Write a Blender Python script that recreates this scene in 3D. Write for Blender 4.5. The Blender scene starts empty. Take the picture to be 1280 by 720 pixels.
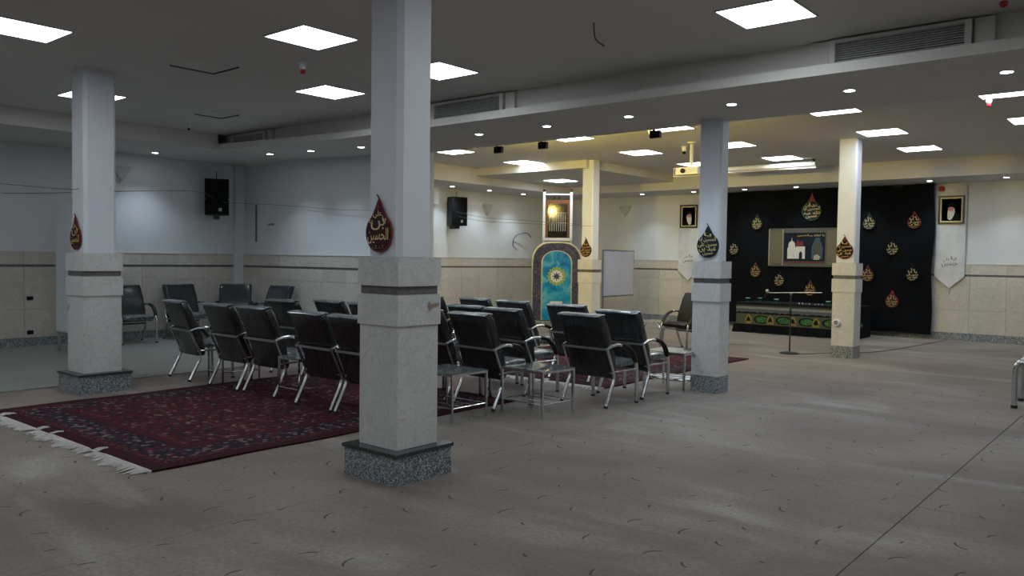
import bpy, bmesh, math, random
from mathutils import Vector, Matrix
random.seed(7)
PI = math.pi
SC = bpy.context.scene
COL = SC.collection

# ------------------------------------------------------------------ camera
cd = bpy.data.cameras.new('camera'); cam = bpy.data.objects.new('camera', cd); COL.objects.link(cam)
cd.sensor_width = 36.0; cd.lens = 36.0 * 1017.3634 / 1280.0; cd.clip_end = 200
pi_, ro_, ya_ = math.radians(2.07657942), math.radians(0.77584208), math.radians(-39.92774722)
fw = Vector((math.sin(ya_)*math.cos(pi_), math.cos(ya_)*math.cos(pi_), -math.sin(pi_)))
rt = Vector((math.cos(ya_), -math.sin(ya_), 0)); up = rt.cross(fw)
r2 = math.cos(ro_)*rt + math.sin(ro_)*up; u2 = -math.sin(ro_)*rt + math.cos(ro_)*up
cam.matrix_world = Matrix(((r2.x, u2.x, -fw.x, 0), (r2.y, u2.y, -fw.y, 0), (r2.z, u2.z, -fw.z, 1.5), (0, 0, 0, 1)))
SC.camera = cam

# ------------------------------------------------------------------ world, exposure, light levels
w = bpy.data.worlds.new('world'); SC.world = w; w.use_nodes = True
w.node_tree.nodes['Background'].inputs[0].default_value = (.5, .55, .6, 1)
w.node_tree.nodes['Background'].inputs[1].default_value = 0.05
SC.view_settings.view_transform = 'Standard'; SC.view_settings.look = 'None'
SC.view_settings.gamma = 1; SC.view_settings.use_curve_mapping = False
SC.view_settings.exposure = 1.0
PANEL_W = 6.1        # radiance of the near ceiling panels
PANEL_F = 7.3        # radiance of the far ceiling panels
SPOT_W = 23.0        # watts of one recessed downlight
FLOOD_W = 125.0       # watts of one warm flood

# ------------------------------------------------------------------ materials
class NT:
    def __init__(s, name):
        s.m = bpy.data.materials.new(name); s.m.use_nodes = True
        s.t = s.m.node_tree; s.b = s.t.nodes['Principled BSDF']
    def n(s, kind, **kw):
        n = s.t.nodes.new('ShaderNode' + kind)
        for k, v in kw.items():
            if k.startswith('i_'): n.inputs[k[2:].replace('_', ' ')].default_value = v
            else: setattr(n, k, v)
        return n
    def l(s, a, b): s.t.links.new(a, b)
    def math(s, op, a, b=None, c=None):
        n = s.n('Math', operation=op)
        for i, v in enumerate((a, b, c)):
            if v is None: continue
            if isinstance(v, (int, float)): n.inputs[i].default_value = v
            else: s.l(v, n.inputs[i])
        return n.outputs[0]
    def vm(s, op, a, b):
        n = s.n('VectorMath', operation=op)
        for i, v in enumerate((a, b)):
            if isinstance(v, tuple): n.inputs[i].default_value = v
            else: s.l(v, n.inputs[i])
        return n.outputs[0]
    def coord(s, rnd=False, scale=(1, 1, 1)):
        c = s.n('TexCoord').outputs['Object']
        if rnd:
            r = s.n('ObjectInfo').outputs['Random']
            cx = s.n('CombineXYZ'); s.l(s.math('MULTIPLY', r, 61.0), cx.inputs[0]); s.l(s.math('MULTIPLY', r, 37.0), cx.inputs[1]); s.l(s.math('MULTIPLY', r, 23.0), cx.inputs[2])
            c = s.vm('ADD', c, cx.outputs[0])
        return s.vm('MULTIPLY', c, scale)
    def noise(s, v, scale, detail=4, rough=.55, dist=0):
        n = s.n('TexNoise'); n.inputs['Scale'].default_value = scale; n.inputs['Detail'].default_value = detail
        n.inputs['Roughness'].default_value = rough; n.inputs['Distortion'].default_value = dist
        s.l(v, n.inputs['Vector']); return n.outputs[0]
    def ramp(s, f, stops, interp='LINEAR'):
        n = s.n('ValToRGB'); cr = n.color_ramp; cr.interpolation = interp
        while len(cr.elements) < len(stops): cr.elements.new(.5)
        for e, (p, c) in zip(cr.elements, stops): e.position = p; e.color = (*c, 1) if len(c) == 3 else c
        s.l(f, n.inputs[0]); return n.outputs[0]
    def mix(s, f, a, b):
        n = s.n('Mix', data_type='RGBA')
        for i, v in ((0, f), (6, a), (7, b)):
            if isinstance(v, (int, float)): n.inputs[i].default_value = v
            elif isinstance(v, tuple): n.inputs[i].default_value = (*v, 1)
            else: s.l(v, n.inputs[i])
        return n.outputs[2]
    def bump(s, h, strength=.3, dist=.01):
        n = s.n('Bump'); n.inputs['Strength'].default_value = strength; n.inputs['Distance'].default_value = dist
        s.l(h, n.inputs['Height']); s.l(n.outputs[0], s.b.inputs['Normal'])
    def base(s, c):
        if isinstance(c, tuple): s.b.inputs['Base Color'].default_value = (*c, 1)
        else: s.l(c, s.b.inputs['Base Color'])
    def set(s, **kw):
        for k, v in kw.items(): s.b.inputs[k.replace('_', ' ')].default_value = v
        return s

def pm(name, c1, c2, scale=6, rough=.6, metal=0, bump=0, bscale=None, rnd=False, stretch=(1, 1, 1), lo=.3, hi=.7, dist=.005, **kw):
    t = NT(name); v = t.coord(rnd, stretch); f = t.noise(v, scale)
    t.base(t.ramp(f, [(lo, c1), (hi, c2)])); t.set(Roughness=rough, Metallic=metal, **kw)
    if bump: t.bump(t.noise(v, bscale or scale * 4), bump, dist)
    return t.m

M = {}
M['plaster'] = pm('white wall plaster', (.66, .68, .70), (.73, .74, .75), .9, .75, bump=.05)
M['ceil'] = pm('matt ceiling paint', (.64, .625, .60), (.70, .685, .66), .7, .8, bump=.05)
M['trimw'] = pm('cove paint', (.60, .59, .565), (.66, .65, .62), 1.2, .7)
M['colpaint'] = pm('column paint', (.66, .69, .76), (.72, .75, .81), 2.0, .55, bump=.08, bscale=30)
M['band'] = pm('dark stone band', (.09, .088, .085), (.15, .145, .14), 20, .5)
M['granite_cap'] = pm('polished dark granite', (.02, .028, .03), (.05, .06, .06), 60, .22)
M['chrome'] = pm('chrome', (.62, .63, .65), (.75, .76, .78), 8, .16, 1.0)
M['dullmetal'] = pm('dull steel', (.35, .36, .37), (.5, .5, .5), 10, .35, 1.0)
M['blackplastic'] = pm('black plastic', (.003, .003, .0035), (.006, .006, .007), 12, .5, Specular_IOR_Level=.25)
M['blackmetal'] = pm('black metal', (.01, .01, .011), (.02, .02, .02), 12, .35)
M['white_metal'] = pm('white painted metal', (.74, .78, .84), (.80, .84, .89), 3, .4)
M['red'] = pm('red plastic', (.35, .02, .02), (.5, .04, .03), 9, .5)
M['rubber'] = pm('rubber', (.01, .01, .01), (.02, .02, .02), 9, .8)
M['gold'] = pm('gold thread', (.50, .34, .08), (.80, .60, .22), 60, .55)
M['goldpale'] = pm('pale gold thread', (.62, .48, .22), (.85, .72, .42), 60, .55)
M['redcloth'] = pm('dark red velvet', (.022, .003, .005), (.04, .005, .008), 30, .8)
M['redrim'] = pm('red braid', (.12, .006, .014), (.20, .012, .02), 60, .7)
M['greencloth'] = pm('dark green velvet', (.004, .010, .008), (.008, .020, .014), 30, .8)
M['blackcloth'] = pm('black velvet', (.003, .004, .005), (.006, .007, .009), 30, .9, Specular_IOR_Level=.2)
M['curtain'] = pm('black curtain', (.0012, .0017, .0028), (.0035, .0045, .0075), 1.3, .9, bump=.3, bscale=30, Specular_IOR_Level=.15)
M['beigecloth'] = pm('beige cloth', (.30, .28, .22), (.42, .38, .30), 25, .8)
M['greycloth'] = pm('grey brocade', (.06, .058, .05), (.12, .115, .10), 60, .8)
M['whitecloth'] = pm('white satin', (.55, .56, .58), (.68, .69, .70), 5, .6)
M['skin'] = pm('printed skin tone', (.55, .24, .2), (.62, .32, .27), 30, .5)
M['white'] = pm('white print', (.68, .68, .70), (.8, .8, .82), 30, .5)
M['board'] = pm('whiteboard', (.52, .54, .64), (.58, .60, .70), 2, .25)
M['navy'] = pm('night blue print', (.0015, .002, .005), (.005, .014, .035), 4, .6, Specular_IOR_Level=.2)
M['bluedeep'] = pm('blue print', (.005, .02, .05), (.03, .08, .16), 12, .5)
M['silver'] = pm('silver ornament', (.3, .32, .33), (.5, .52, .52), 80, .35, .6)
M['greenpr'] = pm('green ornament', (.003, .012, .006), (.012, .17, .04), 45, .5, lo=.46, hi=.54)
M['greenlamp'] = pm('green glass', (.0, .12, .05), (.02, .25, .1), 10, .15)
M['gilt'] = pm('gilt ornament', (.05, .04, .01), (.30, .25, .04), 50, .6)
M['olive'] = pm('olive ornament', (.025, .034, .022), (.065, .075, .04), 90, .6)
M['steelblue'] = pm('blue grey ornament', (.03, .04, .06), (.075, .095, .125), 90, .6)
M['wood'] = pm('red brown wood', (.09, .02, .015), (.16, .045, .03), 18, .4, stretch=(1, 1, .1))
M['conduit'] = pm('grey sheath', (.1, .1, .11), (.14, .14, .15), 5, .6)
M['wire'] = pm('thin cable', (.045, .05, .055), (.07, .07, .08), 5, .6)
M['wirew'] = pm('pale cable', (.3, .3, .3), (.4, .4, .4), 5, .6)
M['shell'] = pm('grey glass shade', (.46, .47, .48), (.56, .57, .58), 5, .5)
M['tissue'] = pm('blue patterned card', (.03, .10, .22), (.5, .55, .6), 55, .5)
M['fringe'] = pm('ivory wool', (.42, .41, .39), (.6, .59, .56), 40, .9)
M['wrap'] = pm('clear wrap', (.45, .5, .52), (.62, .66, .68), 14, .2, bump=.6, bscale=25)
M['vent_dark'] = pm('duct inside', (.02, .02, .02), (.03, .03, .03), 5, .8)
M['slat'] = pm('grey aluminium slat', (.42, .43, .43), (.5, .5, .5), 20, .6)
M['portrait_bg'] = pm('dark brown print', (.01, .006, .005), (.09, .02, .012), 5, .35)

t = NT('beige marble'); v = t.coord(True)
f = t.noise(v, 1.6, 5, .6, 1.2); g = t.noise(v, 9, 6, .7, 2.0)
c = t.mix(t.math('MULTIPLY', f, 1.0), (.46, .42, .355), (.66, .63, .58))
r = t.n('ObjectInfo').outputs['Random']
c = t.mix(t.math('MULTIPLY', r, .6), c, (.70, .66, .60))
veins = t.ramp(g, [(.46, (0, 0, 0)), (.5, (1, 1, 1)), (.54, (0, 0, 0))])
c = t.mix(t.math('MULTIPLY', veins, .4), c, (.25, .21, .17)); t.base(c); t.set(Roughness=.38); M['marble'] = t.m

t = NT('grey column marble'); v = t.coord(True)
f = t.noise(v, 2.0, 5, .6, 1.0); g = t.noise(v, 5, 6, .7, 2.5); st = t.noise(v, 3.2, 6, .65, 1.5)
c = t.mix(f, (.52, .52, .52), (.68, .675, .67))
veins = t.ramp(g, [(.475, (0, 0, 0)), (.5, (1, 1, 1)), (.525, (0, 0, 0))])
c = t.mix(t.math('MULTIPLY', veins, .35), c, (.2, .18, .15))
c = t.mix(t.ramp(st, [(.66, (0, 0, 0)), (.72, (.8, .8, .8))]), c, (.22, .12, .08))
t.base(c); t.set(Roughness=.4); M['colmarble'] = t.m

t = NT('speckled granite'); v = t.coord(True)
vo = t.n('TexVoronoi'); vo.inputs['Scale'].default_value = 120; t.l(v, vo.inputs['Vector'])
f = t.n('SeparateColor'); t.l(vo.outputs['Color'], f.inputs[0])
t.base(t.ramp(f.outputs[0], [(0, (.035, .045, .05)), (.35, (.14, .16, .17)), (.7, (.26, .28, .30)), (.95, (.5, .52, .54))])); t.set(Roughness=.35); M['granite'] = t.m

def carpet_mat(name, ca, cb, cw, marks=True, streak=.62):
    t = NT(name); v = t.coord()
    f = t.noise(v, .55, 5, .6, .5); c = t.mix(t.ramp(f, [(.34, (0, 0, 0)), (.64, (1, 1, 1))]), ca, cb)
    s1 = t.noise(t.vm('MULTIPLY', v, (.28, 1.5, 1)), 1.0, 4, .5, .6)
    s2 = t.noise(t.vm('MULTIPLY', v, (1, 1, 1)), .8, 5, .6, .8)
    sm = t.math('MULTIPLY', t.ramp(s1, [(.5, (0, 0, 0)), (.68, (1, 1, 1))]), t.ramp(s2, [(.4, (.1, .1, .1)), (.65, (1, 1, 1))]))
    c = t.mix(t.math('MULTIPLY', sm, streak), c, cw)
    fine = t.noise(v, 38, 3); c = t.mix(t.ramp(fine, [(.35, (0, 0, 0)), (.65, (.35, .35, .35))]), c, tuple(x * .62 for x in ca))
    if marks:
        vs = t.vm('MULTIPLY', v, (3.1, 2.6, 0.0))
        vo = t.n('TexVoronoi', voronoi_dimensions='2D'); vo.inputs['Scale'].default_value = 1; vo.inputs['Randomness'].default_value = .55; t.l(vs, vo.inputs['Vector'])
        loc = t.vm('SUBTRACT', vs, vo.outputs['Position'])
        rot = t.n('VectorRotate', rotation_type='Z_AXIS'); t.l(loc, rot.inputs['Vector'])
        sc_ = t.n('SeparateColor'); t.l(vo.outputs['Color'], sc_.inputs[0]); t.l(t.math('MULTIPLY', sc_.outputs[0], 2.4), rot.inputs['Angle'])
        xy = t.n('SeparateXYZ'); t.l(rot.outputs[0], xy.inputs[0]); X, Y = xy.outputs[0], xy.outputs[1]
        cur = t.math('SUBTRACT', Y, t.math('MULTIPLY', t.math('MULTIPLY', X, X), 2.2))
        a = t.math('LESS_THAN', t.math('ABSOLUTE', X), t.math('MULTIPLY', sc_.outputs[1], .17))
        b1 = t.math('LESS_THAN', t.math('ABSOLUTE', cur), .020)
        b2 = t.math('LESS_THAN', t.math('ABSOLUTE', t.math('SUBTRACT', cur, .045)), .018)
        dark = t.math('MULTIPLY', a, b1); lite = t.math('MULTIPLY', a, b2)
        c = t.mix(t.math('MULTIPLY', dark, .85), c, (.035, .03, .028)); c = t.mix(t.math('MULTIPLY', lite, .10), c, (.36, .34, .31))
    t.base(c); t.set(Roughness=.92); t.b.inputs['Specular IOR Level'].default_value = .3; t.b.inputs['Sheen Weight'].default_value = .14; t.b.inputs['Sheen Roughness'].default_value = .4; t.b.inputs['Sheen Tint'].default_value = (1, .9, .8, 1)
    t.bump(fine, .35, .006); return t.m
M['carpet'] = carpet_mat('worn beige carpet', (.145, .126, .115), (.245, .214, .192), (.46, .44, .42))
M['carpet2'] = carpet_mat('pale green grey carpet', (.20, .21, .20), (.26, .265, .25), (.36, .36, .345), marks=False, streak=.4)

def rug_mat(name, hx, hy):
    t = NT(name); co = t.coord(); xy = t.n('SeparateXYZ'); t.l(co, xy.inputs[0])
    ax = t.math('ABSOLUTE', xy.outputs[0]); ay = t.math('ABSOLUTE', xy.outputs[1])
    d = t.math('MINIMUM', t.math('SUBTRACT', hx, ax), t.math('SUBTRACT', hy, ay))
    cx = t.n('CombineXYZ'); t.l(ax, cx.inputs[0]); t.l(ay, cx.inputs[1]); sym = cx.outputs[0]
    def vor(scale):
        vo = t.n('TexVoronoi', voronoi_dimensions='2D'); vo.inputs['Scale'].default_value = scale; t.l(sym, vo.inputs['Vector'])
        s = t.n('SeparateColor'); t.l(vo.outputs['Color'], s.inputs[0]); return vo.outputs['Distance'], s.outputs[0]
    d1, r1 = vor(24); d2, r2_ = vor(11)
    red, dred, navy, ivory, rose, grn = (.068, .009, .017), (.036, .006, .010), (.014, .012, .024), (.20, .165, .165), (.12, .035, .04), (.07, .055, .062)
    field = t.ramp(r1, [(0, red), (.24, dred), (.42, navy), (.58, red), (.68, rose), (.78, grn), (.90, ivory)], 'CONSTANT')
    field = t.mix(t.math('GREATER_THAN', d1, .62), field, red)
    big = t.ramp(r2_, [(0, red), (.55, navy), (.7, dred), (.85, rose)], 'CONSTANT')
    field = t.mix(t.math('LESS_THAN', d2, .32), field, big)
    bord = t.ramp(r1, [(0, navy), (.42, ivory), (.52, navy), (.66, (.14, .015, .03)), (.76, ivory), (.86, grn)], 'CONSTANT')
    bord = t.mix(t.math('GREATER_THAN', d1, .5), bord, navy)
    def zone(lo, hi, a, b): return t.mix(t.math('MULTIPLY', t.math('GREATER_THAN', d, lo), t.math('LESS_THAN', d, hi)), a, b)
    c = zone(-1, .13, field, dred); c = zone(.09, .10, c, navy)
    c = zone(.20, .44, c, bord); c = zone(.13, .20, c, t.mix(t.math('GREATER_THAN', d1, .35), rose, dred)); c = zone(.46, .49, c, navy); c = zone(.49, .56, c, red)
    wv = t.noise(t.vm('MULTIPLY', co, (6, 90, 1)), 1, 3); c = t.mix(t.math('MULTIPLY', wv, .45), c, (.03, .01, .015))
    t.base(c); t.set(Roughness=.9); t.b.inputs['Specular IOR Level'].default_value = .15
    t.bump(t.noise(co, 120, 2), .3, .004); return t.m

t = NT('plastic wrapped leatherette'); v = t.coord(True)
n1 = t.noise(t.vm('MULTIPLY', v, (3, 2, 1.0)), 3.5, 4, .6, 2.2); n2 = t.noise(v, 22, 3, .6, 1.5)
cr = t.ramp(n1, [(.47, (0, 0, 0)), (.5, (1, 1, 1)), (.53, (0, 0, 0))])
t.base(t.mix(t.math('MULTIPLY', cr, .10), (.004, .005, .007), (.25, .30, .33)))
t.set(Roughness=.5); t.b.inputs['Coat Weight'].default_value = 1.0; t.b.inputs['Coat Roughness'].default_value = .2; t.b.inputs['Specular IOR Level'].default_value = .3
t.bump(t.math('ADD', t.math('MULTIPLY', n1, 1.0), t.math('MULTIPLY', n2, .3)), .8, .03)
M['wrapped'] = t.m
for nm, c1, c2 in (('seat_sheen', (.012, .016, .018), (.22, .27, .28)), ('edge_sheen', (.05, .06, .07), (.20, .24, .27))):  # paler plastic tones, light on seats and back tops painted into the colour
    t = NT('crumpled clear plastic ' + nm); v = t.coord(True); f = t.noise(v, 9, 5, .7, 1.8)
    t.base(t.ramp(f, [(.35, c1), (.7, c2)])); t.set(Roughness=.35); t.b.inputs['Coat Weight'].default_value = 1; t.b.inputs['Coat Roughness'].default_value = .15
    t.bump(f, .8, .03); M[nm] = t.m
t = NT('black leatherette'); v = t.coord(True); t.base((.008, .008, .0075)); t.set(Roughness=.42); t.b.inputs['Specular IOR Level'].default_value = .35; t.bump(t.noise(v, 60), .2, .003); M['leather'] = t.m
t = NT('clear glass'); t.set(Roughness=.02, IOR=1.45); t.b.inputs['Transmission Weight'].default_value = .9; t.base(t.ramp(t.noise(t.coord(), 3), [(0, (.75, .85, .85)), (1, (.8, .9, .9))])); M['glass'] = t.m

def script_print(name, ground, ink, scale, st=(1, 1, 1)):
    t = NT(name); v = t.coord(False, st); f = t.noise(v, scale, 2, .5, 2.5)
    t.base(t.mix(t.ramp(f, [(.488, (0, 0, 0)), (.494, (1, 1, 1)), (.512, (1, 1, 1)), (.518, (0, 0, 0))]), ground, ink)); t.set(Roughness=.45); t.b.inputs['Specular IOR Level'].default_value = .25; return t.m
M['script_navy'] = script_print('navy calligraphy border print', (.006, .008, .05), (.5, .5, .55), 19)
M['cuekufic'] = script_print('beige calligraphy strip print', (.15, .135, .09), (.012, .011, .008), 16, (1, 1, 3))
t = NT('turquoise niche print'); v = t.coord(); xy = t.n('SeparateXYZ'); t.l(v, xy.inputs[0])
f = t.noise(v, 3.2, 2, .5, .8)
t.base(t.ramp(f, [(.3, (.01, .13, .42)), (.5, (.015, .32, .55)), (.72, (.22, .58, .68))])); t.set(Roughness=.2); M['turq'] = t.m
M['lime'] = pm('lime print', (.22, .38, .10), (.34, .50, .14), 30, .3)
M['dome'] = pm('printed white dome', (.5, .52, .52), (.66, .66, .62), 12, .5)
M['glossdark'] = pm('dark glazed panel', (.008, .008, .009), (.02, .018, .016), 3, .08)

def emit(name, col, st):
    m = bpy.data.materials.new(name); m.use_nodes = True; t_ = m.node_tree; t_.nodes.clear()
    e = t_.nodes.new('ShaderNodeEmission'); o = t_.nodes.new('ShaderNodeOutputMaterial')
    e.inputs[0].default_value = (*col, 1); e.inputs[1].default_value = st; t_.links.new(e.outputs[0], o.inputs[0]); return m
M['panel_n'] = emit('near panel light', (.90, .96, 1.0), PANEL_W)
M['panel_f'] = emit('far panel light', (.88, .94, 1.0), PANEL_F)
M['down'] = emit('downlight lens', (.93, .97, 1.0), 20)
M['floodface'] = emit('warm flood lens', (1, .78, .35), 12)
M['redled'] = emit('red indicator', (1, .05, .03), .5)

# ------------------------------------------------------------------ mesh helpers
class MB:
    def __init__(s): s.v = []; s.f = []
    def box(s, x0, x1, y0, y1, z0, z1, mat=None):
        b = len(s.v); pts = [(x, y, z) for z in (z0, z1) for y in (y0, y1) for x in (x0, x1)]
        if mat is not None: pts = [tuple(mat @ Vector(p)) for p in pts]
        s.v += pts
        s.f += [tuple(b + i for i in q) for q in ((0, 2, 3, 1), (4, 5, 7, 6), (0, 1, 5, 4), (2, 6, 7, 3), (0, 4, 6, 2), (1, 3, 7, 5))]; return s
    def tube(s, pts, r, n=8, cap=True, flat=1.0):
        P = [Vector(p) for p in pts]; b = len(s.v); rings = []
        rr = r if isinstance(r, (list, tuple)) else [r] * len(P)
        prev = None
        for i, p in enumerate(P):
            d = (P[min(i+1, len(P)-1)] - P[max(i-1, 0)]).normalized()
            if prev is None:
                a = Vector((1, 0, 0)) if abs(d.x) < .9 else Vector((0, 1, 0))
                a = (a - d * a.dot(d)).normalized()
            else: a = (prev - d * prev.dot(d)).normalized()
            prev = a; c = d.cross(a)
            for k in range(n):
                th = 2 * PI * k / n
                s.v.append(tuple(p + rr[i] * (math.cos(th) * a + flat * math.sin(th) * c)))
        for i in range(len(P) - 1):
            for k in range(n):
                s.f.append((b + i*n + k, b + i*n + (k+1) % n, b + (i+1)*n + (k+1) % n, b + (i+1)*n + k))
        if cap:
            s.f.append(tuple(b + k for k in range(n))[::-1]); e = b + (len(P)-1)*n; s.f.append(tuple(e + k for k in range(n)))
        return s
    def prism(s, outline, h0, h1, frame=None):
        """outline in (u,v); extruded along w from h0 to h1; frame maps (u,v,w)->xyz"""
        fr = frame or (lambda u, v_, w_: (u, v_, w_)); n = len(outline); b = len(s.v)
        for h in (h0, h1): s.v += [tuple(fr(u, v_, h)) for u, v_ in outline]
        s.f.append(tuple(b + i for i in range(n))[::-1]); s.f.append(tuple(b + n + i for i in range(n)))
        for i in range(n): j = (i+1) % n; s.f.append((b+i, b+j, b+n+j, b+n+i))
        return s
    def lathe(s, prof, n=20, c=(0, 0, 0), cap=True):
        b = len(s.v)
        for r_, z in prof:
            for k in range(n): s.v.append((c[0] + r_*math.cos(2*PI*k/n), c[1] + r_*math.sin(2*PI*k/n), c[2] + z))
        for i in range(len(prof)-1):
            for k in range(n): s.f.append((b+i*n+k, b+i*n+(k+1) % n, b+(i+1)*n+(k+1) % n, b+(i+1)*n+k))
        if cap: s.f.append(tuple(b + k for k in range(n))[::-1]); e = b+(len(prof)-1)*n; s.f.append(tuple(e+k for k in range(n)))
        return s
    def loft(s, center, hw, th, cap_round=True, n=16, pw=.35, e0=.55, jit=0):
        """padded slab: centre line in (y,z), half width hw, thickness th, superellipse section"""
        P = [Vector((0, y, z)) for y, z in center]; b = len(s.v); m = len(P)
        for i, p in enumerate(P):
            d = (P[min(i+1, m-1)] - P[max(i-1, 0)]).normalized(); nrm = Vector((0, -d.z, d.y))
            q = 1.0
            if cap_round: q = {0: e0, 1: .93}.get(min(i, m-1-i), 1.0)
            for k in range(n):
                a = 2*PI*k/n; ca, sa = math.cos(a), math.sin(a)
                x = math.copysign(abs(ca)**pw, ca) * (hw - (1-q)*th*.6); w_ = math.copysign(abs(sa)**.6, sa) * th/2 * q
                s.v.append(tuple(Vector((x, 0, 0)) + p + nrm*w_ + Vector([random.uniform(-jit, jit) for _ in range(3)])))
        for i in range(m-1):
            for k in range(n): s.f.append((b+i*n+k, b+i*n+(k+1) % n, b+(i+1)*n+(k+1) % n, b+(i+1)*n+k))
        s.f.append(tuple(b+k for k in range(n))[::-1]); e = b+(m-1)*n; s.f.append(tuple(e+k for k in range(n))); return s
    def mesh(s, name, m, smooth=False):
        me = bpy.data.meshes.new(name); me.from_pydata(s.v, [], s.f); me.update()
        bm = bmesh.new(); bm.from_mesh(me); bmesh.ops.recalc_face_normals(bm, faces=bm.faces); bm.to_mesh(me); bm.free()
        me.materials.append(M[m])
        if smooth:
            me.polygons.foreach_set('use_smooth', [True]*len(me.polygons))
            me.set_sharp_from_angle(angle=math.radians(50))
        return me
    def build(s, name, m, parent=None, smooth=False, loc=None):
        return link(name, s.mesh(name, m, smooth), parent, loc)

def link(name, me, parent=None, loc=None, rot=None):
    o = bpy.data.objects.new(name, me); COL.objects.link(o)
    if parent is not None: o.parent = parent
    if loc: o.location = loc
    if rot: o.rotation_euler = rot
    return o
def thing(name, label, cat, loc=(0, 0, 0), rz=0, group=None):
    o = bpy.data.objects.new(name, None); COL.objects.link(o); o.empty_display_size = .1
    o.location = loc; o.rotation_euler = (0, 0, rz); tag(o, label, cat, group); return o
def tag(o, label, cat, group=None):
    o['label'] = label; o['category'] = cat
    if group: o['group'] = group
    return o
def struct(o): o['kind'] = 'structure'; return o
def copy_tree(o, parent=None):
    c = o.copy(); COL.objects.link(c); c.parent = parent
    for ch in list(o.children): copy_tree(ch, c)
    return c
def smoothpath(pts, k=5):
    P = [Vector(p) for p in pts]; out = []
    for i in range(len(P)-1):
        p0, p1, p2, p3 = P[max(i-1, 0)], P[i], P[i+1], P[min(i+2, len(P)-1)]
        for j in range(k):
            t_ = j/k; out.append(.5*((2*p1)+(-p0+p2)*t_+(2*p0-5*p1+4*p2-p3)*t_*t_+(-p0+3*p1-3*p2+p3)*t_**3))
    out.append(P[-1]); return out
TXT = {}
def text_mesh(s, m, ext=.002):
    key = (s, m)
    if key in TXT: return TXT[key]
    c = bpy.data.curves.new('lettering', 'FONT'); c.body = s; c.size = 1; c.resolution_u = 2; c.extrude = 0.0
    c.align_x = 'CENTER'; c.align_y = 'CENTER'
    o = bpy.data.objects.new('lettering', c); COL.objects.link(o); bpy.context.view_layer.update()
    me = bpy.data.meshes.new_from_object(o.evaluated_get(bpy.context.evaluated_depsgraph_get()))
    bpy.data.objects.remove(o); bpy.data.curves.remove(c)
    xs = [v_.co.x for v_ in me.vertices]; ys = [v_.co.y for v_ in me.vertices]
    cx, cy, sx, sy = (max(xs)+min(xs))/2, (max(ys)+min(ys))/2, max(xs)-min(xs), max(ys)-min(ys)
    TXT[key] = (me, cx, cy, sx, sy); return TXT[key]
def words(rows, m, frame_z=0):
    """rows: (text, cx, cz, width, height) merged into one mesh lying in the XZ plane facing -Y, 1.5 mm thick"""
    vs, fs = [], []
    for s, cx, cz, w_, h_ in rows:
        me, ox, oy, sx, sy = text_mesh(s, m); b = len(vs)
        for v_ in me.vertices: vs.append((cx + (v_.co.x-ox)*w_/sx, 0.0, cz + (v_.co.y-oy)*h_/sy))
        for p in me.polygons: fs.append(tuple(b+i for i in p.vertices))
    out = bpy.data.meshes.new('lettering'); out.from_pydata(vs, [], fs); out.update()
    bm = bmesh.new(); bm.from_mesh(out)
    r_ = bmesh.ops.extrude_face_region(bm, geom=bm.faces[:]); bmesh.ops.translate(bm, vec=(0, -.002, 0), verts=[g for g in r_['geom'] if isinstance(g, bmesh.types.BMVert)])
    bmesh.ops.recalc_face_normals(bm, faces=bm.faces); bm.to_mesh(out); bm.free(); out.materials.append(M[m]); return out

# ------------------------------------------------------------------ setting
ZT, ZS, ZB, ZL = 3.45, 3.11, 3.29, 3.20
XL, XF, YW, YB, XR, YN = -14.1, -13.4, 8.7, 18.0, 7.0, -7.0

floor = struct(MB().box(XL-.3, XR+.3, YN-.3, YB+.3, -.2, -.008).build('floor', 'carpet'))
g = .004
for x0, x1, y0, y1 in ((XL, -4.1, YN, 5.66), (-4.1+g, -1.27, YN, 5.66), (XL, -4.1, 5.66+g, YB), (-4.1+g, -1.27, 5.66+g, YB), (-1.27+2*g, XR, YN, 5.44), (-1.27+2*g, XR, 5.44+2*g, YB)):
    MB().box(x0, x1, y0, y1, -.01, 0).build('carpet_sheet', 'carpet', floor)
MB().box(XL, -9.66, YN, YW, 0, .012).build('carpet_sheet', 'carpet2', floor)

ceil = struct(MB().box(XL-.3, XR+.3, YN-.3, YB+.3, ZT, ZT+.2).build('ceiling', 'ceil'))
def zs(x): return ZL if x <= -12.2 else (ZS if x >= -9 else ZL + (ZS-ZL)*(x+12.2)/3.2)
b = MB(); xs = (XL, -12.2, -9, XR)
for i in range(3):
    xa, xb = xs[i], xs[i+1]; k = len(b.v)
    for x in (xa, xb): b.v += [(x, 7.33, zs(x)+.09), (x, 7.1, zs(x)+.09), (x, 7.1, zs(x)), (x, 8.85, zs(x)), (x, 8.85, ZT), (x, 7.33, ZT)]
    for j in range(6): b.f.append((k+j, k+(j+1) % 6, k+6+(j+1) % 6, k+6+j))
    b.f += [tuple(k+j for j in range(6)), tuple(k+6+j for j in range(6))]
struct(b.build('trim_1', 'trimw'))                                              # dropped beam between the two trays
b = MB().box(XL, -12.2, YN, 7.1, ZL, ZT); struct(b.build('trim_2', 'trimw'))    # left soffit
b = MB().box(XF, -12.05, 8.85, YB, ZS, ZT); struct(b.build('trim_3', 'trimw'))  # far left soffit
b = MB().box(-12.05, XR, 16.6, YB, ZS, ZT); struct(b.build('trim_4', 'trimw'))  # back soffit
b = MB().box(-12.05, -9.15, 13.15, 16.6, ZB, ZT); struct(b.build('trim_5', 'trimw'))  # lower corner bay

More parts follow.
